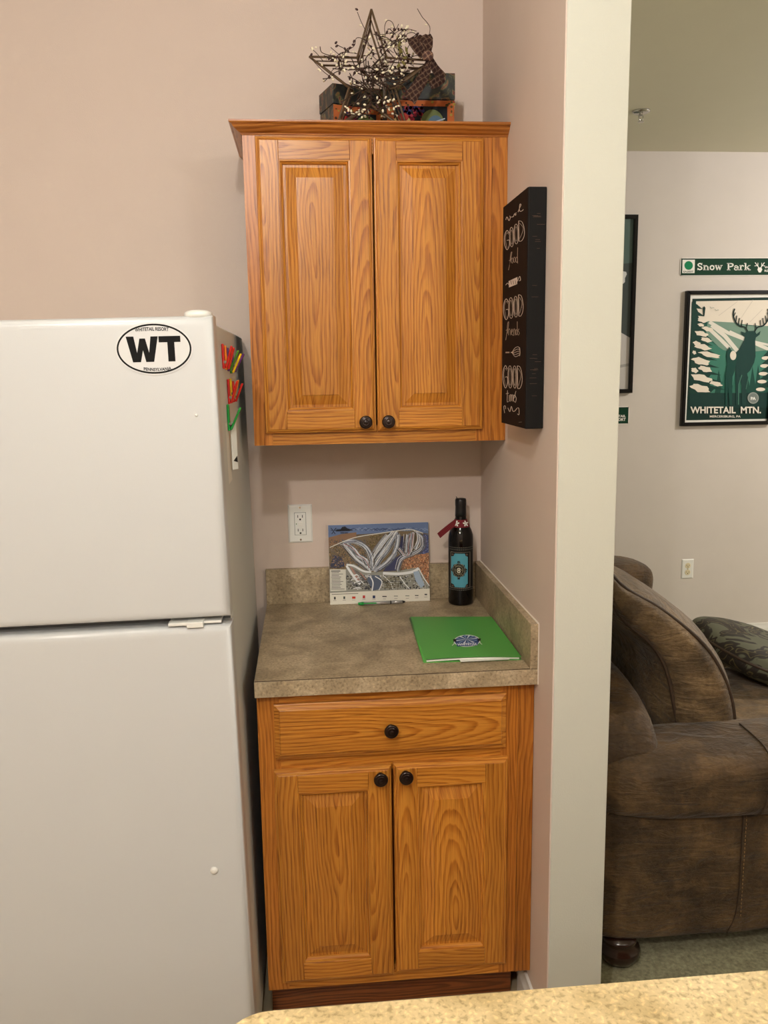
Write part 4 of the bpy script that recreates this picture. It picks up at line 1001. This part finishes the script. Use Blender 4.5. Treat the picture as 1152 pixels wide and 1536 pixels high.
obj('vines', bmv, M['vine'], st, kind='stuff'); obj('cream_berries', bmb, M['berry'], st, smooth=True, kind='stuff', label='cream berries'); obj('dark_berries', bmd, M['berryd'], st, smooth=True, kind='stuff', label='burgundy berries'); obj('dried_leaves', bml, M['leaf'], st, kind='stuff', label='olive dried leaves')
# plaid bow
bow = empty('bow_root', (0, 0, 0), '', ''); bpy.data.objects.remove(bow)
def ribbon(pts, ws, seed, name='bow_tail'):
    """cloth strip: centre line in (px,py,Y), widths, with soft folds"""
    rn = random.Random(seed); L = spline([sp3(*p) for p in pts], 5); n = len(L); bm = new(); rows = []
    for i, p in enumerate(L):
        t_ = (L[min(i+1, n-1)]-L[max(i-1, 0)]).normalized(); s_ = t_.cross(Vector((0, 1, 0))).normalized()
        f = i/(n-1)*(len(ws)-1); k0 = int(min(f, len(ws)-2)); wd = ws[k0]+(ws[k0+1]-ws[k0])*(f-k0)
        rows.append([bm.verts.new(p+s_*wd*(j/8-.5)+Vector((0, .0045*math.sin(j*1.7+i*.25+seed), 0))) for j in range(9)])
    for A, Bq in zip(rows, rows[1:]):
        for j in range(8): bm.faces.new((A[j], A[j+1], Bq[j+1], Bq[j]))
    g = bmesh.ops.solidify(bm, geom=bm.faces[:], thickness=.0012)
    return obj(name, bm, M['plaid'], bo, smooth=True)
bo = obj('plaid_bow', softbox(sp3(641, 84, -.300), (.014, .010, .012), 2.4, 5, amp=.002), M['plaid'], st, smooth=True, label='brown plaid cloth bow')
ribbon([(640, 84, -.297), (630, 74, -.305), (622, 62, -.300), (618, 56, -.290)], (.014, .030, .034, .026), 1, 'bow_loop')
ribbon([(642, 84, -.292), (640, 72, -.300), (638, 60, -.300), (636, 52, -.292)], (.012, .030, .036, .030), 2, 'bow_loop')
ribbon([(645, 88, -.297), (652, 103, -.305), (660, 113, -.300), (664, 118, -.300)], (.012, .020, .026, .028), 3)
ribbon([(664, 116, -.302), (655, 122, -.306), (645, 128, -.300)], (.022, .024, .020), 6)
ribbon([(644, 90, -.299), (637, 112, -.312), (625, 132, -.312), (614, 150, -.305)], (.012, .026, .030, .034), 4)

# ================================================================== LIVING ROOM
# sprinkler
sx_, sy_ = 1.02, 1.43
sk = empty('sprinkler_head', (sx_, sy_, H), 'small chrome fire sprinkler head on the living room ceiling', 'sprinkler')
obj('escutcheon', lathe(new(), [(.040, H), (.040, H-.004), (.030, H-.010), (.012, H-.011)][::-1], (sx_, sy_, 0), 'Z', 32), M['metal'], sk, smooth=True)
bm = new(); lathe(bm, [(.009, H-.010), (.009, H-.020), (.006, H-.022)][::-1], (sx_, sy_, 0), 'Z', 16)
tube(bm, [(sx_-.009, sy_, H-.02), (sx_-.010, sy_, H-.032), (sx_, sy_, H-.044)], .002, 6); tube(bm, [(sx_+.009, sy_, H-.02), (sx_+.010, sy_, H-.032), (sx_, sy_, H-.044)], .002, 6)
obj('body', bm, M['metal'], sk)
obj('deflector', lathe(new(), [(.013, H-.047), (.013, H-.0455), (.003, H-.044)], (sx_, sy_, 0), 'Z', 20), M['metal'], sk)

def frame(t, x0, x1, z0, z1, fw, yb, yf):
    """four mitred sides"""
    for nm, q in (('bottom', ((x0, z0), (x1, z0), (x1-fw, z0+fw), (x0+fw, z0+fw))), ('top', ((x0, z1), (x1, z1), (x1-fw, z1-fw), (x0+fw, z1-fw))), ('left', ((x0, z0), (x0, z1), (x0+fw, z1-fw), (x0+fw, z0+fw))), ('right', ((x1, z0), (x1, z1), (x1-fw, z1-fw), (x1-fw, z0+fw)))):
        bm = prism(new(), q, 'Y', yf, yb); bmesh.ops.bevel(bm, geom=[e for e in bm.edges if abs(e.verts[0].co.y-yf) < 1e-5 and abs(e.verts[1].co.y-yf) < 1e-5], offset=.004, segments=2, affect='EDGES')
        obj('frame_side', bm, M['black'], t)
# framed deer poster
px0, px1, pz0, pz1 = 1.576, 2.103, 1.262, 2.000; pf = .020
PY = YF-.028
po = empty('framed_poster', ((px0+px1)/2, YF, pz0), 'black-framed green poster of deer and snowy firs', 'picture')
frame(po, px0, px1, pz0, pz1, pf, YF-.001, YF-.030)
obj('backing', B(px0+.004, px1-.004, YF-.012, YF-.002, pz0+.004, pz1-.004), M['sheet'], po)
def ptf(x, y):
    p = onY(900+x/4.2659, 300+y/4.2667, YF-.014); return (float(p[0]), float(p[2]))
def pplace(u, v, l): return (min(max(u, px0+.014), px1-.014), YF-.0125-l, min(max(v, pz0+.014), pz1-.014))
a = Art(pplace, ptf, step=.00008)
DG, MG, TG, LG, CR = (16, 50, 44), (38, 92, 80), (62, 124, 106), (120, 150, 134), (232, 222, 206)
a.poly([(592, 632), (1110, 622), (1092, 1400), (552, 1410)], DG)
a.poly([(612, 650), (1094, 640), (1080, 1230), (572, 1236)], MG)
a.poly([(616, 648), (1094, 640), (1090, 810), (960, 800), (860, 786), (690, 775), (640, 800), (610, 800)], CR)
a.poly([(690, 775), (860, 784), (960, 806), (1090, 806), (1086, 960), (900, 980), (780, 960), (680, 860)], LG)
for st_, w_ in ((((700, 780), (820, 850), (1000, 920), (1090, 960)), 22), (((715, 800), (800, 870), (900, 990)), 26), (((705, 830), (770, 890), (830, 950)), 24), (((830, 840), (960, 900), (1090, 930)), 14)): a.stroke(list(st_), w_, (226, 222, 210))
for q in ([(980, 640), (900, 760)], [(1040, 700), (960, 780)], [(880, 650), (760, 740)]): a.stroke(q, 4, (214, 204, 190))
a.poly([(700, 900), (790, 960), (900, 985), (1085, 960), (1080, 1235), (640, 1235)], TG)
rn = random.Random(8)
for k in range(9):
    x = 760+k*36; hh = rn.uniform(60, 150); a.poly([(x-26, 1235), (x, 1235-hh-70), (x+26, 1235)], rn.choice([(30, 84, 72), (24, 72, 62), (44, 104, 88)]))
a.poly([(575, 1225), (700, 1238), (1085, 1232), (1082, 1330), (570, 1330)], (18, 56, 52))
# left fir with snow loads
fir = [(588, 650)]; 
for k in range(12):
    y = 668+k*47; w_ = 16+k*13.5; fir += [(612+w_*.55, y), (640+w_, y+30), (606+w_*.75, y+26)]
fir += [(700, 1240), (572, 1240)]
a.poly(fir, (20, 60, 52))
for x, y, w_, h_ in [(655, 770, 30, 14), (690, 826, 36, 14), (650, 856, 42, 16), (680, 895, 34, 14), (620, 918, 24, 14), (655, 940, 52, 18), (702, 990, 66, 16), (603, 976, 12, 12), (645, 1032, 56, 22), (605, 1090, 22, 16), (672, 1082, 42, 18), (650, 1140, 66, 22), (742, 1176, 40, 14), (640, 1205, 62, 24), (645, 800, 20, 10)]:
    pts = []
    for i in range(14):
        q = 2*PI*i/14; rr_ = 1+.18*math.sin(q*5+x); pts.append((x+w_*rr_*math.cos(q), y+h_*rr_*math.sin(q)+(.22*w_*math.cos(q))))
    a.poly(pts, CR)
a.poly([(660, 745), (656, 690), (666, 680), (674, 690), (668, 740)], DG)
for x, y in ((718, 688), (748, 702)): a.stroke([(x-14, y-4), (x-4, y+6), (x, y+2), (x+12, y+2)], 3, (150, 160, 150))
# right fir
for y in (1000, 1050, 1100, 1150, 1200):
    a.poly([(1090, y-50), (1042-(y-1000)*.18, y), (1090, y)], (20, 60, 52)); a.disc(1062-(y-1000)*.18, y+12, 30, 12, CR, 12)
# stag
ST = (24, 62, 58)
a.poly([(942, 838), (990, 838), (1000, 858), (1026, 838), (1020, 862), (996, 880), (992, 900), (994, 1000), (985, 1040), (960, 1090), (940, 1110), (930, 1310), (905, 1312), (905, 1190), (892, 1130), (880, 1312), (868, 1312), (866, 1060), (860, 985), (890, 955), (920, 900), (926, 876), (905, 860), (900, 840), (926, 850)], ST)
for q in (-1, 1):
    S2 = lambda pts, w_: a.stroke([(966+q*dx, y) for dx, y in pts], w_, (18, 40, 40), smooth=4)
    S2([(22, 842), (40, 815), (75, 805), (100, 780), (112, 750), (114, 725), (106, 696)], 9); S2([(98, 785), (92, 740)], 6); S2([(82, 802), (74, 755)], 6); S2([(62, 812), (58, 768)], 6); S2([(32, 826), (24, 788)], 6); S2([(112, 745), (100, 720)], 5)
a.stroke([(884, 1310), (886, 1180), (906, 1120)], 6, (70, 120, 104)); a.stroke([(948, 1130), (932, 1210)], 5, (60, 108, 94))
# doe
a.poly([(826, 938), (836, 960), (858, 970), (876, 990), (872, 1030), (862, 1090), (846, 1130), (842, 1312), (826, 1312), (818, 1180), (808, 1312), (800, 1312), (800, 1120), (812, 1050), (806, 1000), (812, 965)], (20, 70, 62)); a.disc(850, 995, 20, 30, CR, 18)
a.disc(978, 1267, 36, 37, (150, 158, 152)); a.disc(978, 1267, 29, 30, (120, 130, 126)); a.text('PA', 962, 1260, 995, 1280, (232, 232, 226), .06)
a.text('WHITETAIL  MTN.', 576, 1322, 1028, 1366, (236, 230, 218), .03); a.text('MERCERSBURG, PA', 700, 1378, 897, 1394, (236, 230, 218), .02)
a.build('print', po, 'printg')
# second framed picture, half behind the divider
qx0, qx1, qz0, qz1 = .655, 1.287, 1.452, 2.398
p2 = empty('framed_picture', ((qx0+qx1)/2, YF, qz0), 'large black-framed dark picture partly hidden behind the cream wall end', 'picture')
frame(p2, qx0, qx1, qz0, qz1, .022, YF-.001, YF-.030)
obj('backing', B(qx0+.004, qx1-.004, YF-.012, YF-.002, qz0+.004, qz1-.004), M['sheet'], p2)
a = Art(lambda u, v, l: (min(max(u, qx0+.016), qx1-.016), YF-.0125-l, min(max(v, qz0+.016), qz1-.016)), ptf, step=.0001)
def qp(pts, c): a._add(pts, c); a.l += 1
qp([(qx0, qz0), (qx1, qz0), (qx1, qz1), (qx0, qz1)], (66, 74, 72)); qp([(qx0, 2.1), (qx1, 2.15), (qx1, qz1), (qx0, qz1)], (84, 104, 98))
qp([(qx0, qz0), (qx1, qz0), (qx1, 1.75), (1.2, 1.79), (.95, 1.84), (qx0, 1.72)], (196, 192, 188)); qp([(qx0, 1.50), (qx1, 1.60), (qx1, 1.615), (qx0, 1.52)], (160, 158, 154))
a.poly([(120, 450), (168, 460), (172, 475), (160, 500), (160, 525), (120, 560)], (206, 208, 206))
qp([(.95, 2.0), (1.06, 2.03), (1.10, 1.90), (1.02, 1.82), (.92, 1.86)], (40, 42, 46))
a.build('print', p2, 'printg')
# trail signs
def trail_sign(x0, x1, z0, z1, label, full):
    t = empty('trail_sign', ((x0+x1)/2, YF, z0), label, 'sign')
    bm = B(x0, x1, YF-.004, YF-.0005, z0, z1); bmesh.ops.bevel(bm, geom=[e for e in bm.edges if abs(e.verts[0].co.y-e.verts[1].co.y) > .001], offset=.008, segments=3, affect='EDGES')
    obj('plate', bm, M['sheet'], t)
    a = Art(lambda u, v, l: (u, YF-.0042-l, v), lambda x, y: (x, y), step=.0001)
    e_ = .0035; a.poly([(x0+e_, z0+e_), (x1-e_, z0+e_), (x1-e_, z1-e_), (x0+e_, z1-e_)], (14, 20, 18)); e_ = .006
    a.poly([(x0+e_, z0+e_), (x1-e_, z0+e_), (x1-e_, z1-e_), (x0+e_, z1-e_)], (16, 58, 38))
    h = z1-z0; W = (238, 236, 228)
    if full:
        T = lambda x, y: (lambda p: (float(p[0]), float(p[2])))(onY(900+x/4.2659, 300+y/4.2667, YF-.0042))
        a.tf = T
        a.poly([(528, 382), (607, 382), (605, 468), (526, 468)], W); a.disc(567, 419, 27, 28, (20, 128, 82), 28); a.text('EASIEST', 534, 453, 598, 464, (16, 60, 40), .02)
        def serif(l_, x, y0, y1, w_):
            q = y1-y0
            def hb(xa, xb, y, t_=5): a.poly([(xa, y-t_/2), (xb, y-t_/2), (xb, y+t_/2), (xa, y+t_/2)], W, up=False)
            def vb(xc, ya, yb, t_=9): a.poly([(xc-t_/2, ya), (xc+t_/2, ya), (xc+t_/2, yb), (xc-t_/2, yb)], W, up=False)
            def el(cx, cy, rx, ry, t_=7): a.stroke([(cx+rx*math.cos(i*PI/8), cy+ry*math.sin(i*PI/8)) for i in range(17)], t_, W, up=False)
            if l_ == 'S': a.stroke([(x+w_*.85, y0+q*.26), (x+w_*.55, y0+3), (x+w_*.15, y0+q*.22), (x+w_*.3, y0+q*.42), (x+w_*.75, y0+q*.58), (x+w_*.85, y0+q*.8), (x+w_*.45, y1-3), (x+w_*.1, y0+q*.76)], 8, W, up=False, smooth=4); vb(x+w_*.88, y0, y0+q*.3, 4); vb(x+w_*.08, y0+q*.7, y1, 4)
            if l_ == 'n': vb(x+8, y0, y1); hb(x, x+16, y1-2); hb(x, x+10, y0+2); vb(x+w_-8, y0+q*.3, y1); hb(x+w_-16, x+w_, y1-2); a.stroke([(x+10, y0+10), (x+w_*.5, y0+3), (x+w_-8, y0+12)], 7, W, up=False, smooth=3)
            if l_ == 'o': el(x+w_/2, (y0+y1)/2, w_/2-5, q/2-3, 8)
            if l_ == 'w':
                for k in (0, 1): a.stroke([(x+4+k*w_*.38, y0), (x+4+w_*.22+k*w_*.38, y1)], 8, W, up=False); a.stroke([(x+4+w_*.22+k*w_*.38, y1), (x+4+w_*.42+k*w_*.38, y0)], 4, W, up=False)
                hb(x-2, x+14, y0+2); hb(x+w_-12, x+w_+2, y0+2)
            if l_ == 'P': vb(x+10, y0, y1, 10); hb(x, x+22, y1-2); hb(x, x+w_*.6, y0+3); a.stroke([(x+w_*.5, y0+3), (x+w_*.9, y0+q*.18), (x+w_*.85, y0+q*.42), (x+w_*.4, y0+q*.54)], 8, W, up=False, smooth=4)
            if l_ == 'a': vb(x+w_-10, y0+8, y1); hb(x+w_-12, x+w_, y1-2); a.stroke([(x+4, y0+10), (x+w_*.4, y0+3), (x+w_-10, y0+10)], 6, W, up=False, smooth=3); el(x+w_*.38, y0+q*.72, w_*.28, q*.24, 6)
            if l_ == 'r': vb(x+8, y0, y1); hb(x, x+18, y1-2); hb(x, x+10, y0+2); a.stroke([(x+10, y0+10), (x+w_*.6, y0+2), (x+w_-2, y0+8)], 7, W, up=False, smooth=3)
            if l_ == 'k': vb(x+9, y0, y1); hb(x, x+18, y1-2); hb(x, x+10, y0+2); a.stroke([(x+w_-6, y0+q*.34), (x+12, y0+q*.66)], 5, W, up=False); a.stroke([(x+16, y0+q*.56), (x+w_-6, y1)], 9, W, up=False); hb(x+w_-14, x+w_+2, y1-2); hb(x+w_-14, x+w_, y0+q*.36, 4)
        a.l += 1
        for l_, x, w_, y0 in (('S', 622, 34, 403), ('n', 660, 38, 417), ('o', 700, 34, 417), ('w', 736, 46, 417), ('P', 812, 42, 403), ('a', 856, 36, 417), ('r', 892, 30, 417), ('k', 922, 40, 403)): serif(l_, x, y0, 449, w_)
        for q in (-1, 1): a.stroke([(1022+q*4, 436), (1022+q*14, 422), (1022+q*30, 400)], 5, W); a.stroke([(1022+q*12, 424), (1022+q*12, 402)], 4, W); a.stroke([(1022+q*16, 420), (1022+q*34, 422)], 4, W)
        a.poly([(1006, 446), (1012, 432), (1032, 432), (1038, 446), (1028, 464), (1016, 464)], W)
        a.text('WHITETAIL', 1052, 424, 1160, 438, W, .02); a.text('RESORT', 1052, 446, 1130, 460, W, .02)
    else:
        xe = x1-.018
        a.text('WHITETAIL', xe-.115, z0+.052, xe, z0+.038-.012+.012, W, .03); a.text('RESORT', xe-.078, z0+.034, xe, z0+.018, W, .03)
        a.text('Home Run', x0+.08, z0+.066, xe-.16, z0+.026, W, .03)
        a.bm.faces.ensure_lookup_table()
    a.build('lettering', t)
trail_sign(1.541, 2.16, 2.080, 2.176, 'green ski trail sign reading Snow Park above the deer poster', True)
trail_sign(.66, 1.280, 1.279, 1.377, 'green ski trail sign below the dark picture, mostly behind the wall end', False)

# ---- sofa: back along the divider, near arm towards the kitchen
so = empty('sofa', (.65, .45, 0), 'brown suede sofa with pillow back behind the cream wall end', 'sofa')
NA0, NA1 = -.545, -.27
# outer arm panel and roll
obj('arm_panel', softbox((.665, -.375, .270), (.470, .130, .200), 9, 16, amp=.004, seed=1), M['suede'], so, smooth=True)
obj('arm_roll', softbox((.660, -.400, .515), (.488, .152, .092), 3.6, 18, amp=.0025, seed=2), M['suede'], so, smooth=True)
obj('arm_panel', softbox((.665, 1.385, .270), (.450, .130, .200), 9, 12, amp=.004, seed=3), M['suede'], so, smooth=True)
obj('arm_roll', softbox((.630, 1.360, .580), (.475, .150, .115), 4.2, 14, amp=.006, seed=4), M['suede'], so, smooth=True)
obj('back_frame', softbox((.285, .46, .39), (.150, .95, .335), 5, 16, amp=.006, seed=5), M['suede'], so, smooth=True)
obj('seat_deck', softbox((.72, .50, .22), (.40, .80, .14), 9, 10), M['suede'], so, smooth=True)
for k, yc in enumerate((.13, .84)):
    obj('seat_cushion', softbox((.80, yc, .405), (.34, .355, .085), 5, 12, amp=.005, seed=6+k), M['suede2'], so, smooth=True)
# loose back cushions: two rows of piping measured on the near one
rear = [(900, 850), (935, 925), (985, 970), (1010, 1012), (1022, 1065), (1029, 1112), (1030, 1150)]
front = [(880, 800), (935, 880), (1000, 922), (1062, 975), (1094, 1030), (1108, 1085), (1112, 1140)]
def back_cushion(yc, hw, seed):
    from mathutils import noise
    Yp = -.31
    A = spline([Vector(onY(x, y, Yp)) for x, y in rear], 5); Bq = spline([Vector(onY(x, y, Yp)) for x, y in front], 5); n = len(A)
    bm = new(); rings = []; K = 40; pa, pb = [], []
    for i in range(n):
        s = i/(n-1); c_ = (A[i]+Bq[i])/2; hv = (Bq[i]-A[i])/2; a_ = hv.length; d_ = hv.normalized()
        endf = (1-abs(2*s-1)**6)**.35 if 0 < s < 1 else .12
        rg = []
        for k in range(K):
            th = 2*PI*k/K; e_ = .42; ct_, st_ = math.cos(th), math.sin(th)
            u = math.copysign(abs(ct_)**e_, ct_); v = math.copysign(abs(st_)**e_, st_)
            thick = a_*1.26*endf*(1+.55*(1-v*v)); wid = hw*(.90+.10*endf)*(1 if endf > .5 else .8+.4*endf)
            nz = noise.noise(Vector((u*1.2+seed, v*2., s*5)))*.008+noise.noise(Vector((u*3+seed, v*7., s*16)))*.004
            p = c_+d_*(thick*u+nz); p = Vector((p.x, yc+wid*v+nz*.6, p.z)); rg.append(bm.verts.new(p))
        rings.append(rg)
        # piping sits on the corner of the section
        for th, L_ in ((math.radians(-126), pa), (math.radians(-54), pb)):
            e_ = .42; ct_, st_ = math.cos(th), math.sin(th); u = math.copysign(abs(ct_)**e_, ct_); v = math.copysign(abs(st_)**e_, st_)
            p = c_+d_*(a_*1.26*(1+.55*(1-v*v))*endf*u*1.0); L_.append(Vector((p.x, yc+hw*(.90+.10*endf)*(1 if endf > .5 else .8+.4*endf)*v*1.0-.002, p.z)))
    for a_, b_ in zip(rings, rings[1:]):
        for k in range(K): bm.faces.new((a_[k], a_[(k+1) % K], b_[(k+1) % K], b_[k]))
    bm.faces.new(rings[0]); bm.faces.new(rings[-1][::-1]); bmesh.ops.recalc_face_normals(bm, faces=bm.faces)
    c = obj('back_cushion', bm, M['suede2'], so, smooth=True)
    obj('piping', tube(new(), pa[1:-1], .0055, 8), M['piping'], c); obj('piping', tube(new(), pb[1:-1], .0055, 8), M['piping'], c)
back_cushion(.04, .345, 1); back_cushion(.76, .345, 2)
# seams
def seam(P_, name='seam'):
    obj(name, tube(new(), spline([Vector(p) for p in P_], 6), .0022, 6), M['piping'], so)
seam([(.60, -.504, .44), (.598, -.508, .34), (.598, -.508, .22), (.592, -.506, .14), (.575, -.500, .085)])
sm = []
for k in range(19):
    q = math.radians(80+k*11); e_ = 2/3.6; cy_, sz_ = math.cos(q), math.sin(q)
    sm.append((.665-.085*(k/18)+.012*math.sin(PI*k/18), -.400+.1545*math.copysign(abs(cy_)**e_, cy_), .515+.0945*math.copysign(abs(sz_)**e_, sz_)))
seam(sm)
bm = new()
for k in range(26):
    z_ = .43-k*.0115; tube(bm, [(.6065, -.5085, z_), (.6065, -.5085, z_-.006)], .0009, 5)
obj('stitching', bm, M['stitch'], so, kind='stuff')
for fx, fy in ((.29, -.462), (1.05, -.462), (.29, 1.40), (1.05, 1.40)):
    obj('foot', lathe(new(), [(.030, 0), (.046, .010), (.056, .030), (.055, .046), (.042, .056), (.046, .064), (.046, .078)], (fx, fy, 0), 'Z', 32), M['footw'], so, smooth=True)
tp = obj('throw_pillow', softbox((0, 0, 0), (.25, .25, .075), 2.6, 16, amp=.006, seed=9), M['brocade'], smooth=True, cat='pillow', label='dark floral throw pillow lying on the sofa seat')
tp.location = (1.13, .36, .545); tp.rotation_euler = (math.radians(6), math.radians(18), math.radians(12)); tp['_w'] = list(tp.location)
pp = []
for i in range(64):
    t_ = 2*PI*i/64; e_ = 2/2.6; ct_, st_ = math.cos(t_), math.sin(t_); pp.append((.252*math.copysign(abs(ct_)**e_, ct_), .252*math.copysign(abs(st_)**e_, st_), 0))
o = obj('piping', tube(new(), pp, .005, 8, closed=True), M['piping']); o.parent = tp; o.location = (0, 0, 0)

for o in bpy.data.objects:
    if '_w' in o: del o['_w']
